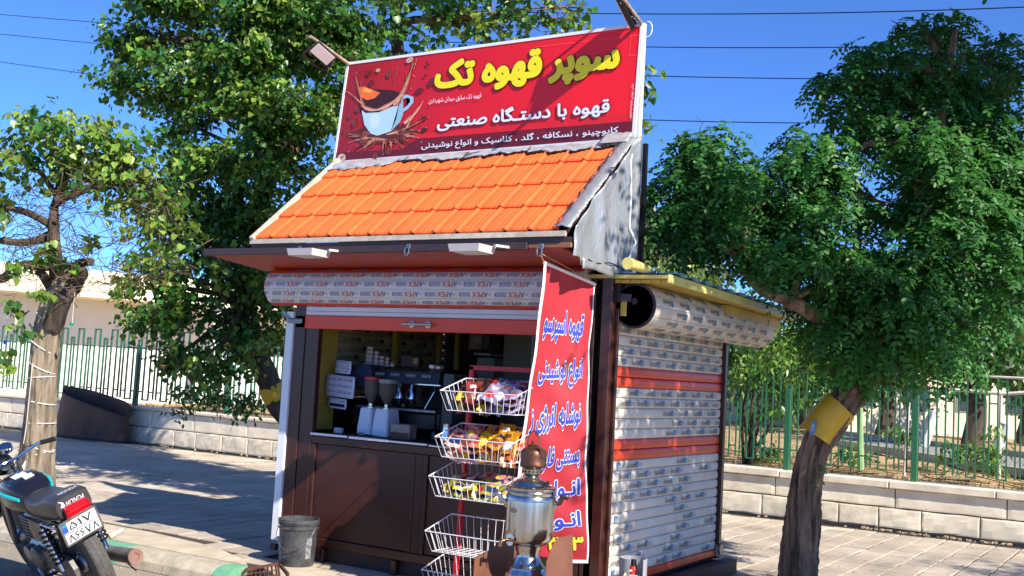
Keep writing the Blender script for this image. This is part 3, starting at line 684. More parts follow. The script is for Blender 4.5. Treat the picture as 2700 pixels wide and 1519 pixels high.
t0 = obj('roof_tile', tilem(TL+.01), m_orange, roof, at=(RX0+.03, RY0, RZ0), smooth=False, local=True)
t1 = obj('roof_tile', tilem(SL-3*TL-.02), m_orange, roof, at=tuple(Vector((RX0+.03, RY0, RZ0))+sdir*(3*TL)), local=True)
ncol = 14
for r in range(4):
    for c in range(ncol):
        p = Vector((RX0+.03+c*TW, RY0, RZ0+(.0))) + sdir*(r*TL+rnd.uniform(-.002, .002))+sn*rnd.uniform(-.001, .001)
        if r == 0 and c == 0 or r == 3 and c == 0: continue
        inst(t0 if r < 3 else t1, roof, p)
obj('rake_flashing', MB().obox(Vector((RX0+.012, RY0-.02, RZ0-.01)), Vector((RX0+.012, RY1, RZ1))+sn*.01, .035, .05, up=tuple(sn)), m_strip, roof)
obj('front_flashing', MB().obox((RX0-.01, RY0-.012, RZ0-.022), (RX1+.005, RY0-.012, RZ0-.022), .02, .034), m_strip, roof)
obj('fascia', MB().obox((RX0-.02, RY0+.02, RZ0-.066), (RX1+.03, RY0+.02, RZ0-.066), .03, .052), m_fascia, roof)
# ridge foil with a ragged lower edge, tar seams
rf = MB(); NW = 90
def rff(u, v):
    x = RX0-.02+(RX1-RX0+.04)*u; low = SL-.135-.022*math.sin(u*2*math.pi*14.3+.5)-.02*math.sin(u*17)-.04*(u < .25)
    s_ = low+(SL-.055-low)*v; return Vector((x, RY0, RZ0))+sdir*s_+sn*(.026+.006*math.sin(u*90+v*9)+.004*math.sin(u*271+v*31))
rf.grid(rff, NW, 5); o = obj('ridge_foil', rf, m_foilg, roof, smooth=True, solid=.003)
tr = MB(); tr.tube([rff(u, 0)+sn*.001+Vector((0, 0, -.004)) for u in np.linspace(.28, 1, 60)], [rnd.uniform(.004, .011) for _ in range(60)], 5); 
for u in (.29, .50, .70, .93): tr.tube([rff(u, v)+sn*.003 for v in (0, .3, .7, 1)], [.012, .007, .009, .004], 5)
obj('tar_seam', tr, m_tar, roof)
# right end: foil-wrapped rake and side panel
fk = MB(); fk.grid(lambda u, v: Vector((RX1-.075+.115*v, RY0-.01, RZ0))+sdir*(SL*.98*u)+sn*(.035-.03*abs(v-.5)+.004*math.sin(u*60+v*5)), 40, 4); obj('rake_foil', fk, m_foil, roof, smooth=True, solid=.003)
fk = MB(); fk.grid(lambda u, v: Vector((RX1-.22+.23*v, 0, 0))+Vector((0, RY0, RZ0))+sdir*(SL-.12+.14*u)+sn*(.05+.004*math.sin(u*20+v*25)), 8, 8); obj('rake_foil', fk, m_foilg, roof, smooth=True, solid=.003)
fx = RX1+.045
def side(u, v):
    y = 5.92+.91*u; top = RZ0+.025+(RZ1-RZ0+.0)*min(1, u*1.03); bot = 2.275-.045*(u > .12)
    return (fx+.006*math.sin(u*31+v*2)+.008*math.sin(u*12+v*7)*v+.012*math.sin(v*3)*math.sin(u*19), y, bot+(top-bot)*v)
sf = MB(); sf.grid(side, 40, 24); obj('side_foil', sf, m_foil, roof, smooth=True, solid=.004, label='crinkled silver foil over the open end of the roof')
obj('side_foil', MB().grid(lambda u, v: (fx+.012+.004*math.sin(u*40), 6.03+.79*u, 2.206+.07*v+.01*math.sin(u*9)), 30, 3), m_foil, roof, smooth=True, solid=.003)
obj('tar_seam', MB().tube([(fx+.012, 6.1+.64*t, 2.275-.012*math.sin(t*9)) for t in np.linspace(0, 1, 16)], .004, 5), m_tar, roof)
obj('tar_seam', MB().tube([Vector((RX1-.078, RY0, RZ0))+sdir*(SL*.9*t)+sn*.03+Vector((.006*math.sin(t*40), 0, 0)) for t in np.linspace(0.02, 1, 40)], [rnd.uniform(.002, .005) for _ in range(40)], 5), m_tar, roof)
obj('roof_back', MB().box((RX0+.02, RY1+.06, 2.36), (RX1+.03, RY1+.08, 3.19)), m_fascia, roof)
obj('rear_post', MB().obox((fx+.0, 6.90, 2.2), (fx+.0, 6.90, 3.19), .03, .03), m_tar, roof)
# ---- flat awning: soffit planks, front rail, rings, lamps
AX0, AX1, AY0 = -6.52, -3.35, 5.90
aw = obj('awning', MB(), m_soff, kiosk)
z_s = ony(960, 700, YF).z; print('soffit wall z', z_s)
def zso(y): return 2.327+(2.268-2.327)*(y-5.9)/.66
ys = np.linspace(AY0+.03, YF+.07, 10)
for k in range(9):
    ya, yb2 = ys[k], ys[k+1]-.006; xa = AX0+.0+.0*k
    mb = MB(); mb.prism([(xa, ya, zso(ya)), (xa, (ya+yb2)/2, zso(ya)-.007), (xa, yb2, zso(yb2)), (xa, yb2, zso(yb2)+.014), (xa, ya, zso(ya)+.014)], (AX1-xa, 0, 0)); obj('soffit_plank', mb, m_soff, aw)
obj('awning_top', MB().box((AX0, AY0+.02, 2.347), (AX1, RY1+.05, 2.361)), m_fascia, aw)
obj('front_rail', MB().bbox((AX0-.005, AY0-.01, 2.314), (-3.585, AY0+.024, 2.366), .004), m_fascia, aw)
obj('end_rail', MB().bbox((AX0-.02, AY0+.0, 2.310), (AX0-.006, YF+.28, 2.362), .003), m_fascia, aw)
obj('front_rail', MB().bbox((-3.583, AY0+.0, 2.324), (-3.27, AY0+.02, 2.356), .004), mat('raw_rail', (140, 92, 66), .5), aw, label='unpainted brown end of the front rail')
for px_, py_ in ((787, 660), (1074, 655), (1424, 655)):
    p = ony(px_, py_-4, AY0-.02); rg = obj('ring_bracket', MB().bbox((p.x-.016, AY0-.016, p.z-.012), (p.x+.02, AY0-.0105, p.z+.022), .003), m_galv, aw)
    obj('ring', MB().tube([(p.x+.018*math.cos(a), AY0-.022, p.z-.028+.03*math.sin(a)) for a in np.linspace(0, 2*math.pi, 18)], .0055, 6), m_steel, rg, smooth=True)
for px_, py_, lab in ((813, 683, 'white ceiling lamp box under the left part of the awning'), (1243, 675, 'white ceiling lamp box under the right part of the awning')):
    p = onz(px_, py_, 2.26); l = thing('soffit_lamp', lab, 'lamp', (p.x, p.y, zso(p.y)-.006), 'lamps under the awning')
    mb = MB(); x, y = p.x, p.y; zt = zso(y)-.012; zb = zt-.048
    mb.add([(x-.12, y-.10, zt), (x+.12, y-.10, zt), (x+.12, y+.10, zt), (x-.12, y+.10, zt), (x-.11, y-.09, zb), (x+.11, y-.09, zb), (x+.11, y+.09, zb), (x-.11, y+.09, zb)], [(0, 1, 2, 3), (4, 5, 6, 7), (0, 1, 5, 4), (1, 2, 6, 5), (2, 3, 7, 6), (3, 0, 4, 7)]); obj('housing', mb, mat('lamp_plastic', (206, 196, 192), .5, var=.03), l)
    obj('diffuser', MB().box((x-.09, y-.075, zb-.004), (x+.09, y+.075, zb-.001)), mat('diffuser', (225, 222, 220), .4, var=.02), l)
    obj('cable_duct', MB().obox((x+.14, y+.05, zt+.003), (x+.45, YF-.02, zt-.0), .03, .015), MATS['lamp_plastic'], l)
# ---- hanging banner with bilinear warp
BQ = [Vector((-3.29, 5.62, 2.20)), None, None, None]; BQ[0] = ony(1434, 692, 5.93); BQ[1] = ony(1566, 750, 6.40); BQ[2] = ony(1549, 1485, 6.40); BQ[3] = ony(1332, 1478, 6.22)
MID = (ony(1381, 1130, 6.06), ony(1550, 1110, 6.40))
def bq(u, v, off=0.):                                     # u left->right, v top->bottom
    def q3(a, m_, b, t): c = 2*m_-(a+b)*.5; return a*(1-t)**2+c*2*t*(1-t)+b*t*t
    l = q3(BQ[0], MID[0], BQ[3], v); r = q3(BQ[1], MID[1], BQ[2], v); p = l.lerp(r, u); n = Vector((.85, -.5, 0)).normalized()
    wv = .010*math.sin(u*7+v*9)+.012*math.sin(v*13+u*2)*u+.006*math.sin(v*31-u*9); return p+n*(wv+off)
m_ban = mat('banner_red', (190, 48, 58), .6, var=.1, scale=3, trans=.12)
bn = thing('hanging_banner', 'tall red cloth banner with blue hand-painted lettering hung from the awning', 'banner', tuple(bq(.5, 1)))
mb = MB(); mb.grid(lambda u, v: bq(u, v), 16, 70); obj('cloth', mb, m_ban, bn, smooth=True)
m_bw = mat('banner_white', (236, 232, 226), .5, var=.03); m_bb = mat('banner_blue', (52, 70, 190), .5, var=.06); m_by = mat('banner_yellow', (240, 226, 60), .5)
hm = MB()
hm.add([bq(u, v, .002) for v in np.linspace(0, 1, 71) for u in (0, .045)], [(2*i, 2*i+1, 2*i+3, 2*i+2) for i in range(70)]); obj('hem', hm, m_bw, bn, smooth=True)
hm = MB(); hm.add([bq(u, v, .002) for v in np.linspace(0, 1, 71) for u in (.978, 1)], [(2*i, 2*i+1, 2*i+3, 2*i+2) for i in range(70)]); hm.add([bq(u, v, .0025) for u in np.linspace(0, 1, 17) for v in (.988, 1)], [(2*i, 2*i+1, 2*i+3, 2*i+2) for i in range(16)]); obj('hem', hm, m_bw, bn)
obj('top_rod', MB().tube([bq(u, 0, .0) for u in (0, .5, 1)], .011, 8), m_bw, bn)
obj('cord', MB().tube([tuple(ony(1425, 668, 5.88)), tuple(bq(0, 0))], .004, 5), mat('cord', (196, 130, 80), .7), bn); obj('cord', MB().tube([tuple(ony(1425, 668, 5.88)), tuple(bq(.45, 0)+Vector((0, 0, .03))), tuple(bq(1, 0))], .004, 5), MATS['cord'], bn)
lines = [('قهوه اسپرسو', .12, .84, .12, .225), ('انواع نوشیدنی', .13, .86, .275, .375), ('نوشابه انرژی ز', .08, .87, .425, .525), ('بستنی فارسی', .12, .90, .575, .665), ('انـواع', .42, .90, .70, .79), ('انـواع', .36, .90, .815, .895)]
wh = MB(); bl_ = MB(); ye_ = MB(); yo = MB()
for s_, u0, u1, v0, v1 in lines:
    textfat2(bl_, wh, s_, lambda u, v: bq(u0+(u1-u0)*u, v1+(v0-v1)*v, .0085), lambda u, v: bq(u0+(u1-u0)*u, v1+(v0-v1)*v, .0055), .032, .075, (.85, -.5, 0), off=.02, k=8)
textfat2(ye_, yo, '۳۵۳', lambda u, v: bq(.50+.42*u, .955-.05*v, .0085), lambda u, v: bq(.50+.42*u, .955-.05*v, .0055), .03, .06, (.85, -.5, 0), off=.02, k=8)
obj('lettering', wh, m_bw, bn, fixn=False); obj('lettering', bl_, m_bb, bn, fixn=False); obj('lettering', ye_, m_by, bn, fixn=False); obj('lettering', yo, m_dark, bn, fixn=False)
# ---- billboard
SY = 6.85
def sp(x, y, off=.0):                                     # px in the 900x400 zoom crop -> point on the sign face
    p = ony(850+x*.34938, 50+y*.34938, SY); return Vector((p.x, SY-off, p.z))
sg = thing('billboard', 'wide red coffee billboard with yellow Persian headline above the tiled roof', 'sign', (-4.43, SY, 3.12))
c4 = [sp(88, 1085), sp(2345, 905), sp(2412, 42), sp(195, 338)]
SX0, SX1, SZ0, SZ1 = -5.745, -3.145, 3.10, 3.915
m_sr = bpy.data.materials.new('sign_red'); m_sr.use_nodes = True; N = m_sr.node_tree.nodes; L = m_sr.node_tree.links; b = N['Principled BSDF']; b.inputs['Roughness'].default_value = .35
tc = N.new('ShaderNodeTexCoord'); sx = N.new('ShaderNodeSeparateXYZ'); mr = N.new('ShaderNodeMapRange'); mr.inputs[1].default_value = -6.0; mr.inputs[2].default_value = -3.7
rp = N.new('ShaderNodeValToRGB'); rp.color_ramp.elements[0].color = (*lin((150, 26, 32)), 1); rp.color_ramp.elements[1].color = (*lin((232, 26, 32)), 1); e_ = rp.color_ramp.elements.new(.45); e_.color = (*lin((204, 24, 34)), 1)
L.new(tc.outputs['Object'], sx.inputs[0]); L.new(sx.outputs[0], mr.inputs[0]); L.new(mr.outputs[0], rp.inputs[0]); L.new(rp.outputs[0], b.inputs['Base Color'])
def quadsh(mb, a, b_, c, d, n=10): mb.grid(lambda u, v: a.lerp(b_, u).lerp(d.lerp(c, u), v)+Vector((0, -.004*math.sin(u*11+v*3)*math.sin(v*5+u*2), 0)), n, n)
mb = MB(); mb.add([tuple(p) for p in c4], [(0, 1, 2, 3)]); bk = obj('backing', MB().prism([tuple(p+Vector((0, .012, 0))) for p in c4], (0, .02, 0)), m_fascia, sg)
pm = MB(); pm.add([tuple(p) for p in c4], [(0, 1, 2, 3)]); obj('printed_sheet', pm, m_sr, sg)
for a, b_ in ((0, 1), (1, 2), (2, 3), (3, 0)): obj('frame_edge', MB().obox(c4[a]+Vector((0, .006, 0)), c4[b_]+Vector((0, .006, 0)), .022, .022, up=(0, 1, 0)), m_white, sg)
def flat(name, pts, rgb, off, rough=.4, lab=None):
    mb = MB(); n = len(pts); 
    bm = bmesh.new(); vs = [bm.verts.new(sp(x, y, off)) for x, y in pts]; f = bm.faces.new(vs); bmesh.ops.triangulate(bm, faces=[f]); bm.verts.index_update()
    mb.add([v.co[:] for v in bm.verts], [[v.index for v in f.verts] for f in bm.faces]); bm.free()
    return mb
prt = {}
def addflat(key, pts, off): prt.setdefault(key, MB()); m2 = flat('', pts, None, off); prt[key].add(m2.v, m2.f)
addflat((108, 20, 30), [(700, 912), (2343, 776), (2336, 905), (95, 1080), (105, 1010), (600, 985)], .003)
addflat((214, 30, 36), [(690, 868), (2345, 716), (2340, 772), (720, 905)], .0028)
def ell(cx, cy, rx, ry, rot=0, n=20):
    r = math.radians(rot); return [(cx+rx*math.cos(t)*math.cos(r)-ry*math.sin(t)*math.sin(r), cy+rx*math.cos(t)*math.sin(r)+ry*math.sin(t)*math.cos(r)) for t in np.linspace(0, 2*math.pi, n, endpoint=False)]
# splash below and around the cup
def spiky(cx, cy, rx, ry, n, amp, seed, y_cut=None):
    r_ = random.Random(seed); pts = []
    for k in range(n):
        t = 2*math.pi*k/n; f_ = 1+(r_.uniform(.15, amp) if k % 2 else -r_.uniform(0, .25)); pts.append((cx+rx*f_*math.cos(t), cy+ry*f_*math.sin(t)))
    return pts
rs = random.Random(4)
def strand(x0, y0, cx_, cy_, x1, y1, w0, w1, rgb, off):
    L_, R_s = [], []
    for k in range(13):
        t = k/12; x = (1-t)**2*x0+2*t*(1-t)*cx_+t*t*x1; y = (1-t)**2*y0+2*t*(1-t)*cy_+t*t*y1; dx = 2*(1-t)*(cx_-x0)+2*t*(x1-cx_); dy = 2*(1-t)*(cy_-y0)+2*t*(y1-cy_); n = math.hypot(dx, dy)+1e-6
        w_ = (w0*(1-t)+w1*t)*(1+.35*math.sin(t*15+x0)); L_.append((x-dy/n*w_/2, y+dx/n*w_/2)); R_s.append((x+dy/n*w_/2, y-dx/n*w_/2))
    addflat(rgb, L_+R_s[::-1], off)
dk, md_, lt_c, hi_ = (92, 34, 26), (140, 70, 50), (188, 124, 96), (228, 178, 148)
addflat(dk, ell(450, 870, 225, 72, -4, 28), .0043); addflat(md_, ell(440, 878, 180, 46, -4, 26), .0047); addflat(dk, ell(470, 884, 140, 30, -4, 24), .0050); addflat(lt_c, ell(400, 906, 90, 10, 4, 16), .0053); addflat(hi_, ell(540, 862, 60, 6, -12, 14), .0054)
for k in range(34):
    a_ = math.radians(rs.choice([rs.uniform(100, 200), rs.uniform(-40, 60), rs.uniform(60, 120)])); r0_ = rs.uniform(.6, .95); r1_ = rs.uniform(1.15, 1.75); x0, y0 = 445+200*r0_*math.cos(a_), 875+62*r0_*math.sin(a_); x1, y1 = 445+200*r1_*math.cos(a_+.12), 870+95*r1_*math.sin(a_+.12)
    strand(x0, y0, (x0+x1)/2+rs.uniform(-30, 30), (y0+y1)/2-rs.uniform(0, 40), x1, y1, rs.uniform(12, 26), 2.5, (dk, md_, lt_c)[k % 3], .0056+.00004*k)
for k, (x0, y0, cx_, cy_, x1, y1, w0) in enumerate(((560, 640, 650, 560, 690, 300, 40), (540, 650, 600, 600, 668, 420, 46), (600, 600, 640, 520, 640, 400, 22), (580, 620, 620, 500, 700, 330, 14), (310, 660, 290, 560, 250, 415, 22), (320, 670, 250, 580, 175, 540, 20), (330, 690, 300, 620, 262, 500, 26), (620, 790, 720, 720, 765, 620, 34), (600, 840, 720, 790, 815, 735, 26), (640, 820, 700, 690, 740, 660, 20), (300, 640, 285, 600, 300, 470, 10), (690, 380, 712, 330, 716, 296, 7), (545, 470, 560, 420, 582, 360, 6))):
    strand(x0, y0, cx_, cy_, x1, y1, w0, 3, (md_, lt_c, dk)[k % 3], .0072+.00005*k); strand(x0+3, y0, cx_+2, cy_, x1, y1, w0*.35, 1.5, hi_ if k % 2 else lt_c, .0079+.00003*k)
for k in range(60):
    addflat((dk, lt_c, md_)[k % 3], ell(rs.choice([rs.uniform(140, 330), rs.uniform(560, 800)]), rs.uniform(300, 1040), rs.uniform(2, 7), rs.uniform(2, 7), 0, 7), .0049)
addflat((150, 196, 214), [(590, 590), (640, 572), (690, 590), (692, 630), (650, 680), (605, 712), (600, 690), (640, 660), (668, 625), (662, 600), (640, 596), (600, 612)], .0066)
addflat((176, 212, 226), [(300, 690), (330, 712), (430, 706), (560, 650), (612, 575), (614, 720), (590, 780), (520, 850), (420, 882), (370, 868), (320, 800)], .0068)
addflat((140, 186, 206), [(590, 620), (612, 575), (614, 720), (590, 780), (520, 850), (560, 760)], .0071)
addflat((60, 22, 18), [(300, 690), (290, 620), (282, 560), (360, 530), (530, 540), (600, 560), (612, 580), (560, 650), (430, 704), (335, 705)], .0074)
addflat((236, 110, 40), [(275, 520), (320, 510), (380, 535), (440, 560), (400, 600), (340, 615), (290, 590)], .0078); addflat((250, 170, 70), [(320, 520), (380, 540), (370, 560), (310, 550)], .0081)
strand(300, 650, 420, 760, 615, 560, 22, 26, lt_c, .0084); strand(306, 660, 420, 752, 610, 570, 8, 9, hi_, .0086); addflat((196, 222, 232), ell(400, 770, 40, 60, 10, 16), .0070)
beans = [(663, 312, 30, 17, -35, 1), (507, 418, 18, 28, 20, 0), (425, 390, 17, 13, -20, 1), (354, 412, 16, 24, 20, 2), (373, 484, 15, 24, 0, 2), (797, 345, 17, 11, 40, 2), (780, 430, 14, 9, 0, 2), (735, 545, 34, 20, -25, 2), (270, 690, 18, 17, 0, 0), (212, 738, 13, 14, 0, 0), (245, 790, 14, 30, 15, 0), (772, 840, 24, 16, -20, 3), (510, 1000, 18, 30, 40, 0), (405, 1035, 20, 26, 30, 0), (322, 940, 22, 18, 0, 0), (150, 1050, 34, 30, -40, 1), (770, 750, 26, 16, -10, 2), (826, 480, 22, 34, 30, 2)]
bc = [(122, 62, 48), (205, 175, 160), (110, 34, 34), (56, 34, 38)]
for x, y, rx, ry, rot, c in beans:
    addflat(bc[c], ell(x, y, rx, ry, rot, 14), .0088); addflat((70, 20, 20), ell(x, y, rx*.8 if rx > ry else rx*.14, ry*.14 if rx > ry else ry*.8, rot, 8), .0092)
# thin decorative lines top right
def ln(x0, y0, x1, y1, w_=3):
    d = math.hypot(x1-x0, y1-y0); nx, ny = -(y1-y0)/d*w_/2, (x1-x0)/d*w_/2; addflat((240, 96, 92), [(x0+nx, y0+ny), (x1+nx, y1+ny), (x1-nx, y1-ny), (x0-nx, y0-ny)], .0035)
ln(1600, 215, 2395, 122); ln(2300, 75, 2395, 62); ln(2395, 62, 2393, 122); ln(2335, 95, 2315, 278); ln(2315, 278, 2375, 272)
for k, (rgb, mb) in enumerate(prt.items()): obj('print', mb, mat('print_%d_%d_%d' % rgb, rgb, .4, var=.02), sg, fixn=False)
def box_uv(xa, ya, xb, yb, off):                          # rectangle on the sign by its lower-left and upper-right crop pixels
    a = sp(xa, ya); b_ = sp(xb, yb); return lambda u, v: (a.x+(b_.x-a.x)*u, SY-off, a.z+(b_.z-a.z)*v)
m_sy = mat('sign_yellow', (240, 226, 26), .4, var=.02); m_sw = mat('sign_white', (225, 232, 240), .4, var=.02); m_sk = mat('sign_outline', (52, 20, 12), .5); m_sb = mat('sign_navy', (58, 40, 90), .5)
t1_, t2_, t3_, t4_ = MB(), MB(), MB(), MB()
# x extents from the lettering, z extents from its top-most and lowest points
def boxz(xa, xb, ptop, pbot, off):
    x0 = sp(*xa).x; x1 = sp(*xb).x; z1 = sp(*ptop).z; z0 = sp(*pbot).z; return lambda u, v: (x0+(x1-x0)*u, SY-off, z0+(z1-z0)*v)
A_ = ('سوپر قهوه تک', (850, 500), (2250, 300), (1640, 222), (1300, 560)); 
textfat2(t1_, t3_, A_[0], boxz(*A_[1:], .0105), boxz(*A_[1:], .0085), .056, .082, (0, -1, 0), off=.02)
B_ = ('قهوه با دستـگاه صنعتی', (870, 830), (2175, 640), (2145, 592), (890, 852))
textfat2(t2_, t4_, B_[0], boxz(*B_[1:], .0105), boxz(*B_[1:], .0085), .030, .052, (0, -1, 0), off=.02)
C_ = ('کاپوچینو ، نسکافه ، گلد ، کلاسیک و انواع نوشیدنی', (752, 975), (2238, 850), (2225, 808), (770, 1000)); textfat(t2_, C_[0], boxz(*C_[1:], .0105), .018, (0, -1, 0), off=.02, k=6)
D_ = ('قهوه تک سابق میدان شهرداری', (808, 620), (1205, 575), (1190, 562), (820, 648)); textfit(t2_, D_[0], boxz(*D_[1:], .0105), off=.012)
a = sp(2358, 492); b_ = sp(2322, 755); textfit(t2_, 'چاپ مهدی ۰۹۱۴۳۷۳۲۷۸۱', lambda u, v: (a.x-.022+.024*(1-v), SY-.0105, b_.z+(a.z-b_.z)*u), off=.01)
obj('lettering', t1_, m_sy, sg, fixn=False, label='yellow headline letters'); obj('lettering', t2_, m_sw, sg, fixn=False, label='white lettering'); obj('lettering', t3_, m_sk, sg, fixn=False); obj('lettering', t4_, m_sb, sg, fixn=False)
addp = MB(); 
# sign legs and side rail
obj('leg', MB().obox((-3.335, 6.91, 2.38), (-3.335, 6.91, 4.07), .04, .04), m_white, sg); obj('leg', MB().obox((-6.01, 6.91, 2.38), (-6.01, 6.91, 4.02), .04, .04), m_fascia, sg)
ring = sp(2455, 78); obj('cable_loop', MB().tube([ring+Vector((.035*math.cos(a), 0, .055*math.sin(a))) for a in np.linspace(2.2, 8.0, 20)], .004, 6), m_white, sg)
obj('cable', MB().tube([sp(2412, 45), sp(2400, 400), sp(2352, 930), onx(1664, 420, -3.26), onx(1664, 520, -3.25), onx(1660, 600, -3.25), onx(1677, 640, -3.22), onx(1655, 690, -3.2), onx(1650, 712, -3.2)], .006, 6), m_white, sg, smooth=True)
obj('junction', MB().bbox(sp(2335, 1015, .02), sp(2362, 985, .0), .004), m_white, sg)
# ---- floodlights on arms
def flood(name_lab, base, arm, lamp_c, ax, nrm, w_, h_):
    t = thing('floodlight', name_lab, 'floodlight', tuple(base), 'floodlights on the billboard'); base = Vector(base); tip = base+Vector(arm)
    obj('arm', MB().tube([base, tip], .014, 8), mat('arm_paint', (196, 170, 150), .5, var=.3, scale=14), t, smooth=True)
    c = Vector(lamp_c); ax = Vector(ax).normalized(); n = Vector(nrm).normalized(); up = n.cross(ax).normalized()
    M = Matrix(((ax.x, up.x, n.x, c.x), (ax.y, up.y, n.y, c.y), (ax.z, up.z, n.z, c.z), (0, 0, 0, 1)))
    mb = MB(M); mb.bbox((-w_, -h_, -.03), (w_, h_, .012), .008); obj('housing', mb, mat('lamp_black', (40, 38, 44), .4, var=.2), t)
    mb = MB(M)
    for k in range(9): mb.box((-w_*.9+k*w_*.2, -h_*.95, -.05), (-w_*.88+k*w_*.2, h_*.95, -.0305))
    obj('cooling_fins', mb, MATS['lamp_black'], t)
    mb = MB(M); mb.bbox((-w_*.86, -h_*.8, .0125), (w_*.86, h_*.8, .018), .002); obj('glass', mb, mat('led_glass', (222, 218, 216), .3, var=.05, scale=20), t)
    mb = MB(M); mb.obox((-w_-.006, 0, 0), (-w_-.006, h_+.05, 0), .02, .004); mb.obox((w_+.006, 0, 0), (w_+.006, h_+.05, 0), .02, .004); mb.obox((-w_-.008, h_+.05, 0), (w_+.008, h_+.05, 0), .02, .004); obj('bracket', mb, MATS['lamp_black'], t)
    return t
aL = Vector((-6.01, 6.85, 4.045)); tipL = onx(818, 96, -6.01)
flood('floodlight on a short arm at the left corner of the billboard', aL, tipL-aL, onx(851, 143, -5.99), (0, -.48, .07*2), (.50, -.62, -.38), .125, .06)
aR = Vector((-3.32, 6.85, 4.055)); flood('floodlight seen edge-on above the right corner of the billboard', aR, (0, -.62, .16), onx(1640, 22, -3.40), (0, -.42, .22), (-.75, .1, -.6), .14, .10)
obj('lamp_wire', MB().tube([aR+Vector((0, -.01, .02)), aR+Vector((-.01, -.12, .0)), aR+Vector((-.03, -.17, .06)), aR+Vector((-.02, -.3, .05)), aR+Vector((.0, -.26, .14)), aR+Vector((0, -.34, .2))], .004, 6), m_white, sg)
# ================================================================ THINGS ON AND ROUND THE KIOSK
ZC = .985
m_mach = mat('machine_black', (30, 29, 33), .3, var=.1); m_chr = mat('chrome', (205, 208, 212), .12, metal=1., var=.04)
# ---- espresso machine
ym = 6.98
xl = -5.86; xr = ony(1168, 1000, ym).x; zt = 1.535; zh = 1.405; zb = 1.20
em = thing('espresso_machine', 'large black two-group espresso machine on the counter inside the kiosk', 'coffee machine', ((xl+xr)/2, ym+.2, ZC))
obj('base', MB().bbox((xl+.02, ym+.0, ZC+.06), (xr, ym+.48, zb), .02), m_mach, em)
for x in (xl+.1, xr-.1):
    for y in (ym+.06, ym+.4): obj('foot', MB().lathe([(.025, 0), (.02, .06)], (x, y, ZC), 10), m_mach, em)
obj('back_body', MB().bbox((xl+.04, ym+.25, zb), (xr-.03, ym+.46, zt-.02), .02), m_mach, em)
obj('hood', MB().prism([(xl+.18, ym-.03, zh), (xl+.18, ym-.01, zt-.03), (xl+.18, ym+.05, zt), (xl+.18, ym+.46, zt), (xl+.18, ym+.46, zh)], (xr-xl-.2, 0, 0)), m_mach, em)
mb = MB(); pts = [(xl+.2-.22*math.cos(t), zh-.04+.18*math.sin(t)) for t in np.linspace(0, math.pi/2, 9)]+[(xl+.24, zh+.135), (xl+.26, zh-.04)]
mb.prism([(x, ym-.06, z) for x, z in pts], (0, .5, 0)); obj('side_cover', mb, mat('machine_blue', (52, 58, 84), .25), em)
obj('trim', MB().bbox((xl+.2, ym-.036, zh-.004), (xr+.005, ym-.0305, zh+.006), .001), m_chr, em)
btn = MB()
for g in range(4):
    for k in range(5): btn.box((xl+.26+g*.155+k*.019, ym-.026, zh+.055), (xl+.272+g*.155+k*.019, ym-.021, zh+.078))
o = obj('buttons', btn, mat('button', (150, 150, 152), .4), em); o['kind'] = 'stuff'
for k, px_ in enumerate((1042, 1075)):
    p = ony(px_, 1025, ym); g = obj('group_head', MB().lathe([(.045, 0), (.045, .05), (.032, .07), (.032, .12)], (p.x, ym+.06, zh-.12), 18), m_chr, em, smooth=True)
    obj('portafilter', MB().lathe([(.034, -.04), (.038, -.005), (.02, -.045)], (p.x, ym+.06, zh-.125), 16).tube([(p.x, ym+.03, zh-.15), (p.x+.04, ym-.10, zh-.17)], [.013, .017], 8), m_black, g, smooth=True)
obj('drip_tray', MB().bbox((xl+.1, ym-.05, zb-.012), (xr-.02, ym+.24, zb+.012), .004), m_galv, em)
obj('lower_panel', MB().bbox((xl+.3, ym-.02, ZC+.07), (xr-.04, ym-.001, zb-.02), .01), m_black, em)
p = ony(1160, 1040, ym); obj('steam_wand', MB().tube([(xr-.06, ym-.02, zh), (xr-.03, ym-.06, zh-.05), (xr-.10, ym-.08, zb+.02)], .006, 8), m_chr, em, smooth=True)
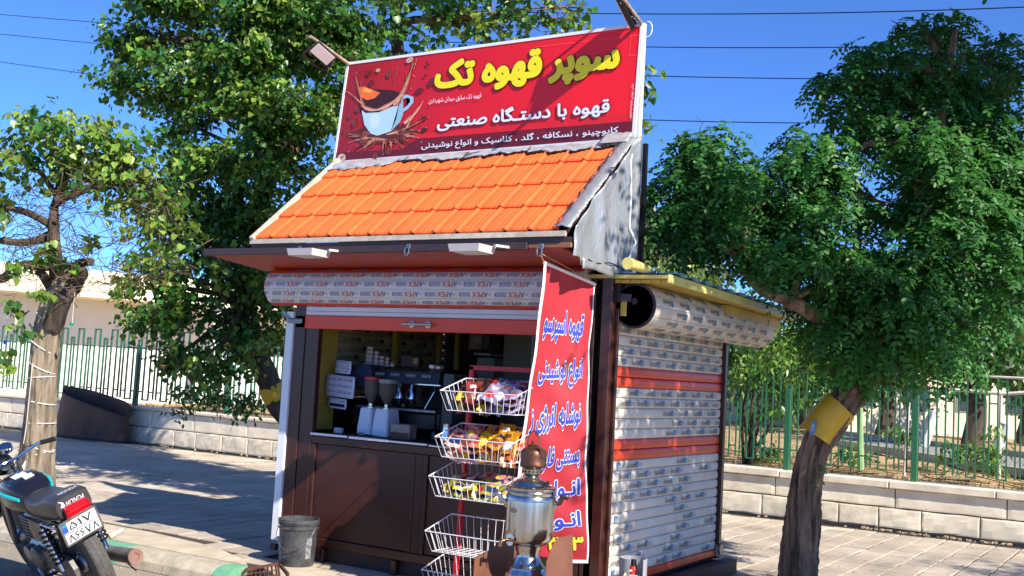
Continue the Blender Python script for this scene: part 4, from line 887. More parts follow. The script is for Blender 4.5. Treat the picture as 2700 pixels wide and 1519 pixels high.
# ---- grinders
yg = 6.74
for i, (pa, pb_, lid, lab) in enumerate(((938, 977, True, 'white coffee grinder with a red hopper lid, left of the pair'), (977, 1022, False, 'white coffee grinder with a clear lidless hopper, right of the pair'))):
    a = ony(pa, 1150, yg); b = ony(pb_, 1150, yg); cx = (a.x+b.x)/2; hw = (b.x-a.x)/2-.004; g = thing('coffee_grinder', lab, 'grinder', (cx, yg+.06, ZC), 'coffee grinders on the counter')
    mb = MB(); mb.add([(cx-hw, yg, ZC+.002), (cx+hw, yg, ZC+.002), (cx+hw, yg+.17, ZC+.002), (cx-hw, yg+.17, ZC+.002), (cx-hw*.96, yg-.005, ZC+.05), (cx+hw*.96, yg-.005, ZC+.05), (cx+hw*.96, yg+.17, ZC+.05), (cx-hw*.96, yg+.17, ZC+.05), (cx-hw*.78, yg+.01, ZC+.215), (cx+hw*.78, yg+.01, ZC+.215), (cx+hw*.78, yg+.15, ZC+.215), (cx-hw*.78, yg+.15, ZC+.215)],
        [(0, 3, 2, 1), (8, 9, 10, 11)]+[(k, (k+1) % 4, 4+(k+1) % 4, 4+k) for k in range(4)]+[(4+k, 4+(k+1) % 4, 8+(k+1) % 4, 8+k) for k in range(4)])
    bm = bmesh.new(); vv = [bm.verts.new(v) for v in mb.v]; [bm.faces.new([vv[i_] for i_ in f]) for f in mb.f]; bmesh.ops.bevel(bm, geom=bm.edges[:], offset=.008, segments=2, affect='EDGES'); bm.verts.index_update()
    m2 = MB(); m2.add([v.co[:] for v in bm.verts], [[v.index for v in f.verts] for f in bm.faces]); bm.free(); obj('body', m2, mat('grinder_white', (214, 218, 232), .3, var=.03), g)
    obj('collar', MB().lathe([(.034, 0), (.034, .008), (.02, .012), (.02, .035)], (cx, yg+.07, ZC+.215), 18), m_chr, g)
    H = ZC+.25; hr = hw*.92
    obj('beans', MB().lathe([(.016, .0), (hr*.8, .075), (hr*.88, .14 if i else .165), (.0005, .15 if i else .17)], (cx, yg+.07, H), 20), mat('coffee_beans', (70, 42, 32), .6, var=.3, scale=60, bump=.004, bscale=120), g)
    obj('hopper', MB().lathe([(.018, 0), (hr*.88, .078), (hr*.97, .19), (hr*.93, .19), (hr*.85, .08)], (cx, yg+.07, H), 20), glass('hopper_glass', (190, 180, 176), .1, .85), g, smooth=True)
    if lid: obj('lid', MB().lathe([(hr*1.0, 0), (hr*1.0, .022), (hr*.9, .026)], (cx, yg+.07, H+.185), 20), mat('lid_red', (206, 40, 52), .4), g, smooth=True)
    else: obj('rim', MB().lathe([(hr*1.0, 0), (hr*1.0, .03), (hr*.93, .03)], (cx, yg+.07, H+.165), 20), mat('rim_grey', (150, 140, 140), .3), g, smooth=True)
c = [ony(x, y, yg-.02) for x, y in ((938, 1150), (948, 1141), (960, 1143), (952, 1152), (962, 1146), (975, 1148), (982, 1156))]
tag(obj('power_cord', MB().tube(c, .004, 6), m_black, at=tuple(c[0]), smooth=True), 'looped black power cord in front of the two white grinders', 'cord')
# ---- cup stacks and boxes on top of the machine
def cups(pa, pb_, pt, lab, tint, n):
    a = ony(pa, 965, ym+.12); b = ony(pb_, 965, ym+.12); top = ony(pa, pt, ym+.12).z; r = (b.x-a.x)/2; cx = (a.x+b.x)/2; z = zt+.001
    t = thing('paper_cups', lab, 'cup stack', (cx, ym+.12, z), 'stacks of paper cups on the coffee machine'); h = max(.03, top-z); st = h/n
    for k in range(n):
        obj('cup', MB().lathe([(r*(.98-.25*k/n), k*st), (r*(.82-.25*k/n), (k+.92)*st)], (cx, ym+.12, z), 16), tint if k % 2 else mat('cup_white', (226, 214, 206), .6, var=.05), t, smooth=True)
m_cup = mat('cup_print', (222, 206, 198), .6, var=.1, scale=60, rgb2=(150, 70, 56)); m_cup2 = mat('cup_print_b', (214, 160, 138), .6, scale=80, rgb2=(150, 78, 60))
cups(963, 984, 914, 'tallest stack of white paper cups with brown print on the coffee machine', m_cup, 9); cups(985, 998, 926, 'second stack of printed paper cups, beside the tallest one', m_cup, 7); cups(999, 1013, 939, 'stack of paper cups with orange leaf print on the coffee machine', m_cup2, 5); cups(1015, 1026, 943, 'narrow stack of pinkish paper cups left of the single cup', m_cup2, 5); cups(1029, 1041, 955, 'short white cup left of the dark red box', m_cup, 2)
def bx(name, lab, cat, p0, p1, Y, dep, m, z0=None, grp=None, r=.004):
    a = ony(*p0, Y); b = ony(*p1, Y); zb_ = b.z if z0 is None else z0
    o = obj(name, MB().bbox((min(a.x, b.x), Y, zb_), (max(a.x, b.x), Y+dep, a.z), r), m, at=((a.x+b.x)/2, Y+dep/2, zb_)); return tag(o, lab, cat, grp)
bx('carton', 'dark red box standing on top of the coffee machine', 'box', (1057, 938), (1085, 968), ym+.1, .12, mat('maroon', (66, 24, 24), .5), zt+.001)
o = bx('carton', 'small brown carton with a gold coffee bean picture on the coffee machine', 'box', (1087, 941), (1103, 966), ym+.1, .05, mat('brown_card', (76, 44, 32), .5), zt+.001)
a = ony(1090, 946, ym+.1); b = ony(1101, 960, ym+.1); obj('picture', MB().box((a.x, ym+.096, b.z), (b.x, ym+.0985, a.z)), mat('gold', (172, 130, 66), .5, var=.3, scale=60), o)
bx('small_box', 'white and dark small packet right on top of the coffee machine', 'packet', (1131, 962), (1143, 971), ym+.05, .05, m_white, zt+.001)
bx('small_box', 'low pale packet near the right end of the coffee machine', 'packet', (1148, 965), (1160, 973), ym+.05, .05, mat('cup_white', (226, 214, 206), .6), zt+.001)
# container, packet, papers
cn = thing('plastic_container', 'clear plastic tub with brown content right of the white grinders', 'container', tuple(ony(1052, 1158, 6.66)))
a = ony(1030, 1116, 6.66); b = ony(1077, 1158, 6.66); obj('tub', MB().bbox((a.x, 6.66, ZC+.001), (b.x, 6.76, a.z), .006), mat('cloudy', (150, 136, 134), .25, var=.2, scale=14), cn)
obj('content', MB().box((a.x+.006, 6.655, ZC+.004), (b.x-.01, 6.6585, (a.z*.45+ZC*.55))), mat('cocoa', (92, 52, 40), .6, var=.2, scale=20), cn)
bx('white_packet', 'small white carton lying on the counter at the left', 'packet', (880, 1127), (897, 1137), 6.68, .04, mat('paper', (214, 214, 226), .6), ZC+.001)
bx('glass_rack', 'dim glass and steel rack at the right end of the coffee machine', 'rack', (1170, 985), (1192, 1085), ym-.02, .3, glass('smoked_glass', (120, 130, 130), .15, .6), ZC+.001)
jug = thing('steel_jug', 'steel milk jug on the counter below the right end of the coffee machine', 'jug', tuple(ony(1180, 1130, 6.8)))
p = ony(1180, 1130, 6.8); obj('body', MB().lathe([(.05, 0), (.052, .05), (.038, .11), (.042, .14)], (p.x, 6.8, ZC+.001), 20), m_chr, jug, smooth=True); obj('handle', MB().tube([(p.x+.04, 6.8, ZC+.12), (p.x+.08, 6.8, ZC+.10), (p.x+.045, 6.8, ZC+.03)], .005, 6), m_chr, jug)
m_pap = mat('note_paper', (214, 214, 232), .7, var=.03, scale=4); m_ink = mat('ink_dark', (30, 28, 60), .6)
def note(p0, p1, lab, lines, Y, rot):
    a = ony(*p0, Y); b = ony(*p1, Y); t = thing('paper_note', lab, 'note', ((a.x+b.x)/2, Y, b.z), 'paper notes taped beside the coffee machine')
    def f(u, v, o=0.): return Vector((a.x+(b.x-a.x)*u+rot*(v-.5)*(a.z-b.z), Y-o-.004*math.sin(u*3+v*4), b.z+(a.z-b.z)*v-rot*(u-.5)*(b.x-a.x)))
    mb = MB(); mb.grid(lambda u, v: f(u, v), 6, 6); obj('sheet', mb, m_pap, t, smooth=True, solid=.001); tb = MB(); n = len(lines)
    for k, s_ in enumerate(lines):
        v1 = .93-.88*k/n; textfit(tb, s_, lambda u, v: f(.08+.84*u, v1-.62/n+(.62/n)*v, .003), off=.02, res=1)
    obj('lettering', tb, m_ink, t, fixn=False)
note((886, 950), (924, 986), 'uppermost of three paper notes beside the coffee machine', ['۰۹۳۸۸۷۱۷۰۰', 'حسن حسینی', '۶۲۱۹۸۶۱۰۵۵', 'شماره کارت'], 6.84, .05)
note((861, 988), (932, 1050), 'largest paper note with four lines of Persian text', ['لطفا حساب دفتری خود را هر', 'چه سریعتر پرداخت کنید و به', 'هیچ عنوان تقاضای نسیه نکنید'], 6.835, .05)
note((867, 1049), (912, 1079), 'lowest small paper note with one price line', ['فیش ۲۰/۰۰۰', ' - '], 6.83, .05)
# rear shelf goods
bx('appliance', 'cream boxy appliance on the rear shelf at the right', 'appliance', (1258, 943), (1300, 1000), 8.3, .2, mat('cream_plastic', (190, 178, 168), .5))
bx('goods_box', 'tall white and brown carton high on the rear shelf', 'box', (1237, 880), (1268, 922), 8.3, .2, mat('carton_pale', (168, 156, 148), .6, rgb2=(110, 92, 80), scale=10))
bx('goods_box', 'dark grey carton next to the pale one on the rear shelf', 'box', (1271, 882), (1290, 916), 8.3, .2, mat('carton_dark', (88, 88, 94), .6))
bx('goods_box', 'flat white carton lying below the tall pale one on the rear shelf', 'box', (1248, 930), (1292, 938), 8.28, .22, mat('carton_white', (196, 190, 184), .6))
bx('fridge', 'grey cabinet with a pale door at the back right of the kiosk', 'cabinet', (1330, 880), (1420, 1100), 8.2, .3, mat('cabinet_grey', (128, 126, 116), .5, var=.1, scale=2), .2)
bx('shelf', 'dark rear shelf carrying cartons', 'shelf', (1222, 1003), (1325, 1012), 8.1, .45, m_dbrown)
# ---- hoses, latch box beside the left post
p = ony(716, 1440, 6.5); bx('padlock_box', 'small black lock hanging at the foot of the white post', 'lock', (712, 1432), (726, 1452), 6.49, .03, m_black)
# ---- rack with wire baskets
rk = thing('basket_rack', 'red metal rack with five white wire baskets in front of the counter', 'rack', (-3.9, 6.2, .004))
m_rr = mat('rack_red', (196, 32, 44), .4, var=.06); m_wire = mat('wire_white', (226, 222, 224), .35, var=.05)
BX0, BX1 = -4.17, -3.60
for x in (-4.165, -3.62): obj('upright', MB().obox((x-.035 if x < -4 else x, 6.20, .004), (x+.012 if x < -4 else x, 6.20, 1.56), .03, .03, up=(0, 1, 0)), m_rr, rk)
obj('top_bar', MB().obox((-4.168, 6.20, 1.552), (-3.605, 6.20, 1.552), .03, .03), m_rr, rk)
for x in (-4.2, -3.62): obj('foot_bar', MB().obox((x, 5.86, .02), (x, 6.3, .02), .03, .03), m_rr, rk)
zr = [1.389, 1.085, .827, .472, .222]; BX = [-4.186, -4.206, -4.237, -4.241, -4.25]
baskets = []
for z, x0 in zip(zr, BX):
    x1 = x0+.60; yf, yb = 5.88, 6.175; dz = .088; zb0 = z-.125
    F = [Vector((x0, yf, z)), Vector((x1, yf, z)), Vector((x1, yb, z+dz)), Vector((x0, yb, z+dz))]; Bt = [Vector((x0+.05, yf+.02, zb0)), Vector((x1-.03, yf+.02, zb0)), Vector((x1-.03, yb-.01, zb0)), Vector((x0+.05, yb-.01, zb0))]
    rim = MB(); rim.tube(F+[F[0]], .0042, 6); rim.tube(Bt+[Bt[0]], .003, 6); bk = obj('basket', rim, m_wire, rk)
    wi = MB()
    for (a, b, c, d, n) in ((F[0], F[1], Bt[0], Bt[1], 12), (F[3], F[2], Bt[3], Bt[2], 10), (F[0], F[3], Bt[0], Bt[3], 6), (F[1], F[2], Bt[1], Bt[2], 6)):
        for k in range(n+1): wi.tube([a.lerp(b, k/n), c.lerp(d, k/n)], .0019, 4, cap=False)
    for k in range(11): wi.tube([Bt[0].lerp(Bt[1], k/10), Bt[3].lerp(Bt[2], k/10)], .0018, 4, cap=False)
    for k in range(6): wi.tube([Bt[0].lerp(Bt[3], k/5), Bt[1].lerp(Bt[2], k/5)], .0018, 4, cap=False)
    o = obj('wire_mesh', wi, m_wire, bk); o['kind'] = 'stuff'; baskets.append((x0, x1, yf, yb, z, zb0, dz))
# packets
PK = {}
def packmat(rgb, r2): return mat('foil_pack_%d_%d_%d' % rgb, rgb, .28, metal=.25, var=.1, scale=9, bump=.004, bscale=22, rgb2=r2)
def packet(c, sx, sy, rot, tilt, m, lab, grp, th=.012):
    M = Matrix.Translation(c) @ Matrix.Rotation(rot, 4, 'Z') @ Matrix.Rotation(tilt, 4, 'X') @ Matrix.Rotation(rnd.uniform(-.5, .5), 4, 'Y')
    mb = MB(M); ph = rnd.uniform(0, 9)
    for s_ in (1, -1):
        def f(u, v):
            e = (4*u*(1-u))**.5*(4*v*(1-v))**.35; zig = .0022*(1 if int(u*8+.01) % 2 else -1) if v in (0, 1) else 0
            return ((u-.5)*sx, (v-.5)*sy+zig, s_*th*e*(1+.35*math.sin(u*11+ph)*math.sin(v*9+ph))+.004*math.sin(v*14+ph)+.005*math.sin(u*8+ph*2))
        mb.grid(f, 8, 6)
    cells = [(i, j) for j in range(6) for i in range(8)]; mb.mi = [(1 if (1 <= j <= 2 and 1 <= i <= 6) else 2 if (j == 4 and 2 <= i <= 4) else 0) for _ in (0, 1) for i, j in cells]
    o = obj('snack_packet', mb, [m, rnd.choice(PBAND), rnd.choice(PBAND)], smooth=True, at=tuple(c), fixn=False); tag(o, lab, 'packet', grp)
ordn = ['first', 'second', 'third', 'fourth', 'fifth', 'sixth', 'seventh', 'eighth', 'ninth', 'tenth']
def fill(bi, rows, cols, cm, grp, sx, sy, lev=1, names=None):
    x0, x1, yf, yb, z, zb0, dz = baskets[bi]; bn_ = ['top', 'second', 'third'][bi]
    for l in range(lev):
        for r in range(rows):
            for c in range(cols):
                u = (c+.5)/cols; x = x0+.075+(x1-x0-.13)*u+rnd.uniform(-.008, .008); y = yf+.055+(yb-yf-.10)*(r+.5)/rows; hh = zb0+.025+.04*l+(.01+.07*r/rows)
                m, nm = cm(u, r, l)
                packet(Vector((x, y, hh+rnd.uniform(0, .015))), sx, sy, rnd.uniform(-.6, .6), rnd.uniform(.3, 1.1), m, f'{nm} packet, {ordn[c]} from left, {["front", "rear", "back"][r]} row, {["bottom", "middle", "top"][l]} layer, {bn_} basket', grp)
PBAND = [mat('print_band_%d' % k, c_, .35, var=.05) for k, c_ in enumerate(((232, 226, 214), (200, 30, 36), (236, 190, 50), (30, 40, 90), (110, 60, 30)))]
mBr = packmat((84, 44, 34), (40, 24, 22)); mRd = packmat((150, 52, 50), (70, 34, 28)); mSi = packmat((176, 168, 200), (60, 52, 80)); mBl = packmat((30, 70, 170), (120, 30, 60)); mOr = packmat((226, 96, 40), (190, 180, 190)); mYe = packmat((222, 176, 40), (196, 96, 30)); mWh = packmat((226, 206, 196), (224, 84, 40)); mPu = packmat((84, 30, 80), (170, 120, 40)); mYb = packmat((214, 190, 70), (120, 130, 60))
fill(0, 2, 6, lambda u, r, l: ((mBr, 'brown chocolate') if (u < .5 and (r+l+int(u*6)) % 3) else (mRd, 'dark red') if u < .5 else (mBl, 'blue') if (u < .68 and l == 0) else (mSi, 'silver and purple')), 'sweets in the top wire basket', .10, .16, 3)
fill(1, 2, 6, lambda u, r, l: ((mWh, 'white and orange') if u < .3 else (mOr, 'orange') if (u < .42 or (r == 1 and l == 1)) else (mPu, 'purple') if (u > .7 and l == 0 and r == 0) else (mYe, 'yellow')), 'snacks in the second wire basket', .11, .17, 3)
fill(2, 2, 6, lambda u, r, l: ((mYb, 'yellow green') if r == 0 else (mOr, 'orange and pale')), 'snacks in the third wire basket', .11, .11, 2)
# ---- samovar on its stand
SMY = 5.5; ctr = ony(1397, 1360, SMY)
def sz(y): return ony(1397, y, SMY).z
px2m = abs(ony(1447, 1360, SMY).x-ony(1347, 1360, SMY).x)/100*.84
sv = thing('samovar', 'big polished steel samovar with a brass tap and carrying handles', 'samovar', (ctr.x, SMY, sz(1535)))
cx, cy = ctr.x, SMY
def P_(lst): return [(w_*px2m, sz(y)) for w_, y in lst]
m_sv = mat('samovar_steel', (214, 211, 206), .2, metal=1., var=.16, scale=30, stretch=(1, 1, .08), bump=.0022, bscale=34)
m_nick = mat('nickel', (196, 180, 150), .22, metal=1., var=.15, scale=12)
m_br = mat('brass', (196, 140, 96), .25, metal=1., var=.1)
obj('body', MB().lathe(P_([(34, 1439), (48, 1434), (60, 1424), (65, 1411), (65.5, 1395), (65.5, 1330), (64.5, 1316)]), (cx, cy, 0), 48), m_sv, sv, smooth=True)
obj('rim_band', MB().lathe(P_([(64, 1318), (68, 1315), (67, 1306), (64, 1303), (65, 1298), (67, 1296), (65, 1292), (69, 1289), (70, 1284), (66, 1281), (60, 1281)]), (cx, cy, 0), 48), m_sv, sv, smooth=True)
obj('lid', MB().lathe(P_([(62, 1284), (56, 1281), (50, 1276), (48, 1272), (40, 1266), (28, 1261), (22, 1258)]), (cx, cy, 0), 40), m_sv, sv, smooth=True)
obj('chimney', MB().lathe(P_([(20, 1262), (18, 1255), (22, 1250), (26, 1247), (26, 1236), (30, 1233), (34, 1230), (36, 1229)]), (cx, cy, 0), 32), m_nick, sv, smooth=True)
hl = MB()
for k in range(14):
    a = 2*math.pi*k/14; hl.lathe([(.006, 0), (.006, .002)], (cx+26.2*px2m*math.cos(a), cy+26.2*px2m*math.sin(a), sz(1242)), 8, axis=(math.cos(a), math.sin(a), 0))
o = obj('vent_holes', hl, m_black, sv); o['kind'] = 'stuff'
obj('foot', MB().lathe(P_([(36, 1436), (33, 1452), (30, 1460), (32, 1470), (36, 1476), (38, 1482), (44, 1490), (52, 1496), (53, 1502), (60, 1510), (61, 1525), (58, 1535)]), (cx, cy, 0), 40), m_sv, sv, smooth=True)
for s_, nm in ((-1, 'left'), (1, 'right')):
    d = Vector((s_*.87, s_*.5, 0)); b0_ = Vector((cx, cy, 0)); R_ = 65*px2m
    obj('handle', MB().tube([b0_+d*R_+Vector((0, 0, sz(1325))), b0_+d*(R_+.03)+Vector((0, 0, sz(1322))), b0_+d*(R_+.042)+Vector((0, 0, sz(1306))), b0_+d*(R_+.07)+Vector((0, 0, sz(1303))), b0_+d*(R_+.075)+Vector((0, 0, sz(1312)))], [.017, .014, .018, .017, .013], 10), m_sv if s_ < 0 else m_dbrown, sv, smooth=True)
    obj('handle_mount', MB().lathe([(.03, 0), (.022, .01), (.01, .02)], tuple(b0_+d*(R_-.003)+Vector((0, 0, sz(1330)))), 14, axis=tuple(d)), m_nick, sv, smooth=True)
for s_ in (-1, 1):
    d = Vector((s_*.9, -.2, 0)); q = Vector((cx, cy, 0))+d*54*px2m; obj('lid_knob', MB().tube([q+Vector((0, 0, sz(1282))), q+Vector((s_*.008, 0, sz(1272))), q+Vector((s_*.02, 0, sz(1264)))], [.005, .004, .011], 8), m_nick if s_ < 0 else m_dbrown, sv, smooth=True)
tc_ = (ony(1367, 1418, SMY-.15)); dirc = Vector((-.08, -1, 0)).normalized(); bb_ = Vector((cx, cy, 0))+Vector((-.33, -.94, 0))*65*px2m
fl = Vector((cx, cy, 0))+Vector((-.30, -.954, 0))*65.6*px2m+Vector((0, 0, sz(1420)))
obj('tap_shell', MB().lathe([(.001, .004), (.034, 0), (.034, .003)], tuple(fl), 18, axis=(-.3, -.95, .1)), m_sv, sv)
fl2 = fl+Vector((-.012, -.04, .0)); tp = obj('tap', MB().tube([fl, fl2, fl2+Vector((-.012, -.02, -.006)), fl2+Vector((-.014, -.022, -.034))], [.010, .011, .013, .012], 10), m_br, sv, smooth=True)
obj('tap_key', MB().tube([fl2+Vector((0, 0, .005)), fl2+Vector((.004, 0, .045)), fl2+Vector((.018, 0, .055))], [.006, .0045, .004], 8), m_br, tp, smooth=True)
obj('badge', MB().lathe([(.0001, 0), (.024, 0), (.024, .002), (.0001, .0025)], (cx-.03, cy-65.9*px2m*.982, sz(1342)), 18, axis=(-.19, -.98, 0), sy=.65), mat('badge', (150, 136, 120), .5, metal=.6), sv)
# kettle
kt = thing('copper_kettle', 'worn brown copper kettle sitting on top of the samovar chimney', 'kettle', (cx, cy, sz(1229)))
m_cop = mat('old_copper', (128, 84, 62), .42, metal=.7, var=.25, scale=14, bump=.0015, bscale=40, rgb2=(70, 48, 40))
kx = cx+.004
obj('body', MB().lathe(P_([(30, 1228.8), (36, 1227), (36.5, 1222), (35, 1219), (36, 1200), (35, 1190), (30, 1183), (20, 1178), (14, 1176)]), (kx, cy, 0), 32), m_cop, kt, smooth=True)
obj('lid', MB().lathe(P_([(14, 1176), (14.5, 1173), (8, 1170), (3, 1168), (4, 1163), (.01, 1160)]), (kx-.01, cy, 0), 20), m_cop, kt, smooth=True)
obj('spout', MB().tube([(kx+.055, cy-.03, sz(1196)), (kx+.066, cy-.04, sz(1184)), (kx+.058, cy-.045, sz(1172))], [.014, .010, .007], 10), m_cop, kt, smooth=True)
hp = [(kx-.045, cy, sz(1180))]+[(kx-.005-.042*math.cos(t)*1., cy, sz(1172)+.078*math.sin(t)) for t in np.linspace(.1, math.pi-.1, 10)]+[(kx+.04, cy, sz(1180))]
obj('handle', MB().tube(hp, .005, 8), m_br, kt, smooth=True)
obj('drip_plate', MB().lathe(P_([(30, 1229.6), (38, 1228.9)]), (kx, cy, 0), 28), m_cop, kt, smooth=True)
# stand: table + brown sheet wind guard
stn = thing('samovar_stand', 'brown sheet metal stand with a high wind guard round the samovar', 'stand', (cx, cy, .004))
m_shm = mat('guard_sheet', (122, 78, 58), .6, var=.15, scale=6, bump=.001, rgb2=(104, 66, 50))
zt_ = sz(1535)-.002
obj('table_top', MB().bbox((cx-.20, cy-.22, zt_-.02), (cx+.24, cy+.30, zt_), .004), m_shm, stn)
for x in (cx-.18, cx+.22):
    for y in (cy-.20, cy+.27): obj('leg', MB().box((x-.014, y-.014, .004), (x+.014, y+.014, zt_-.021)), m_shm, stn)
XA = cx-.215; q = [onx(x, y, XA) for x, y in ((1299, 1397), (1280, 1432), (1268, 1452), (1264, 1519), (1262, 1560), (1296, 1560), (1298, 1500))]
q = [Vector((XA, cy+.28, zt_+.28)), Vector((XA, cy+.17, zt_+.24)), Vector((XA, cy-.02, zt_+.16)), Vector((XA, cy-.20, zt_+.13)), Vector((XA, cy-.20, .05)), Vector((XA, cy+.28, .05))]
q = [Vector((v.x-.02, v.y, v.z)) for v in q]; obj('guard_panel', MB().prism(q, (.004, 0, 0)), m_shm, stn)
obj('guard_panel', MB().prism([onz(1297, 1398, zt_+.25), onz(1279, 1430, zt_+.20), onz(1266, 1452, zt_+.16), onz(1262, 1519, zt_+.02), onz(1262, 1560, zt_-.06), onz(1292, 1560, zt_-.06)], (0, .004, 0)), m_shm, stn) if False else None
XBp = cx+.25; q = [onx(x, y, XBp) for x, y in ((1468, 1419), (1509, 1409), (1508, 1519), (1507, 1620), (1432, 1620), (1437, 1519), (1440, 1482), (1455, 1442))]
obj('guard_panel', MB().prism(q, (.004, 0, 0)), m_shm, stn, label='tall right panel of the wind guard')
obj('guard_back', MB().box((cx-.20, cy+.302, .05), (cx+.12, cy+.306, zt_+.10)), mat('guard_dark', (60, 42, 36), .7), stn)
# ---- bucket
b_ = onz(781, 1488, .006); bk = thing('bucket', 'black plastic paint bucket with blue print by the left post', 'bucket', tuple(b_))
m_bk = mat('bucket_black', (50, 51, 54), .42, var=.25, scale=10, rgb2=(84, 86, 88), bump=.0006)
H = .345; R0, R1 = .128, .150
obj('body', MB().lathe([(R0, 0), (R0+.003, .006), (R0+(R1-R0)*.78, .27), (R1+.002, .272), (R1+.003, .277), (R1-.004, .28), (R1-.003, .302), (R1+.004, .304), (R1+.005, .309), (R1-.002, .312), (R1, H-.03), (R1+.006, H-.028), (R1+.007, H-.002), (R1, H), (R1-.006, H-.001), (R1-.008, .2), (R0-.005, .012), (.001, .01)], tuple(b_), 40), m_bk, bk, smooth=True)
ang = lambda a, z: Vector((b_.x+(R1-.0)*math.cos(a)*1., b_.y+R1*math.sin(a), b_.z+z))
obj('handle', MB().tube([ang(math.radians(-140), .30)]+[ang(math.radians(-140+10*k), .285-.16*math.sin(math.pi*min(1, k/14))**.8)+Vector((math.cos(math.radians(-140+10*k)), math.sin(math.radians(-140+10*k)), 0))*.012 for k in range(1, 15)]+[ang(math.radians(10), .30)], .003, 6), m_galv, bk, smooth=True)
tb = MB()
def bcur(a0, a1, z0, z1):
    def f(u, v):
        a = math.radians(a0+(a1-a0)*u); z = z0+(z1-z0)*v; r = R0+(R1-R0)*.78*z/.27+.0045; return (b_.x+r*math.cos(a), b_.y+r*math.sin(a), b_.z+z)
    return f
textfit(tb, 'Gomax', bcur(-133, -100, .195, .225), off=.04, res=1); textfit(tb, 'فلزیت', bcur(-130, -88, .055, .085), off=.04, res=1)
f = bcur(-122, -106, .105, .16); tb.add([f(.1, .2), f(.5, .0), f(.9, .25), f(.8, .5), f(.95, .9), f(.55, 1), f(.2, .75), f(.35, .5)], [(0, 1, 2, 3, 4, 5, 6, 7)])
obj('lettering', tb, mat('print_cyan', (30, 150, 214), .5), bk, fixn=False)
f = bcur(-22, -2, .06, .22); lb2 = MB(); lb2.grid(f, 4, 4); obj('sticker', lb2, mat('worn_label', (150, 152, 156), .5, var=.4, scale=40), bk)
# ---- gas cylinder
gx, gy = -2.90, 6.22; 
gc = thing('gas_cylinder', 'white gas cylinder with a grey collar beside the side shutter', 'gas cylinder', (gx, gy, .004))
zt2 = ony(1640, 1512, gy).z; print('gas z', zt2, pix((gx, gy, zt2)))
obj('body', MB().lathe([(.11, .0), (.155, .03), (.16, .08), (.16, zt2-.09), (.15, zt2-.05), (.11, zt2-.015), (.04, zt2), (.001, zt2+.002)], (gx, gy, .004), 36), mat('cyl_white', (214, 208, 200), .45, var=.1, scale=6, rgb2=(170, 160, 148)), gc, smooth=True)
mb = MB(); n = 26; rr_ = .085
for k in range(n):
    a0 = math.radians(-20+k*300/n); a1 = math.radians(-20+(k+1)*300/n); z0 = zt2-.01; z1 = zt2+.105
    for r in (rr_, rr_-.004): pass
    mb.add([(gx+r*math.cos(a), gy+r*math.sin(a), z) for a in (a0, a1) for r in (rr_, rr_-.005) for z in (z0, z1)], [(0, 4, 5, 1), (2, 3, 7, 6), (1, 5, 7, 3), (0, 2, 6, 4)])
obj('collar', mb, mat('collar_grey', (150, 152, 156), .5, var=.1), gc, smooth=True)
obj('valve', MB().lathe([(.018, 0), (.018, .03), (.026, .032), (.022, .055), (.008, .06)], (gx, gy, zt2), 12), mat('valve_red', (206, 40, 40), .5), gc, smooth=True); obj('valve_cap', MB().lathe([(.02, 0), (.017, .04), (.001, .042)], (gx+.002, gy, zt2+.055), 10), m_black, gc)
obj('hose', MB().tube([(gx, gy-.02, zt2+.03), (gx-.01, gy-.07, zt2+.03), (gx-.02, gy-.15, zt2-.06), (gx-.08, gy-.2, .15), (gx-.2, gy-.2, .03), (gx-.5, gy-.3, .02)], .008, 8), mat('hose', (206, 190, 150), .5), gc, smooth=True)
# ---- two little glass balls hung from the left tree
for (px_, py_, rgb, lab) in ((190, 854, (20, 150, 100), 'small green glass ball hanging from the left tree'), (14, 903, (30, 80, 200), 'small blue glass ball hanging in the left tree')):
    p = ond(px_, py_, 10.4); t = thing('glass_ball', lab, 'ornament', tuple(p)); obj('ball', MB().lathe([(.001, -.021), (.015, -.016), (.021, 0), (.015, .016), (.001, .021)], tuple(p), 12), mat('ball_%d' % rgb[2], rgb, .15), t, smooth=True); obj('string', MB().tube([p+Vector((0, 0, .02)), p+Vector((0, 0, .30))], .002, 4), m_white, t)
# ================================================================ MOTORCYCLE
hd = math.radians(163); lean = math.radians(-26); mo = Vector((-5.5, 4.4, -.13))
for _ in range(60):                                        # set the bike so that its plate stands where it should
    MM = Matrix.Translation(mo) @ Matrix.Rotation(hd, 4, 'Z') @ Matrix.Rotation(lean, 4, 'X'); q = pix(MM @ Vector((-.295, -.02, .60)))
    mo = mo+Vector((1, 0, 0))*(243-q[0])*.0018+Vector((-.3, 1, 0))*(q[1]-1392)*.002
print('bike at', mo)
MM = Matrix.Translation(mo) @ Matrix.Rotation(hd, 4, 'Z') @ Matrix.Rotation(lean, 4, 'X')
bike = thing('motorcycle', 'black and turquoise motorcycle leaning on its side stand at the kerb, seen from behind', 'motorcycle', tuple(mo))
def B(): return MB(MM)
m_tyre = mat('tyre', (84, 80, 76), .85, var=.15, scale=20); m_bblk = mat('bike_black', (24, 26, 34), .22, var=.05, coat=.3); m_seat = mat('seat_vinyl', (58, 57, 56), .42, var=.1, bump=.0006, bscale=200); m_alu = mat('aluminium', (150, 150, 150), .35, metal=.85, var=.15, scale=14); m_turq = mat('turquoise', (20, 180, 186), .25, var=.03)
m_bgrey = mat('case_grey', (128, 124, 118), .45, metal=.4, var=.25, scale=9)
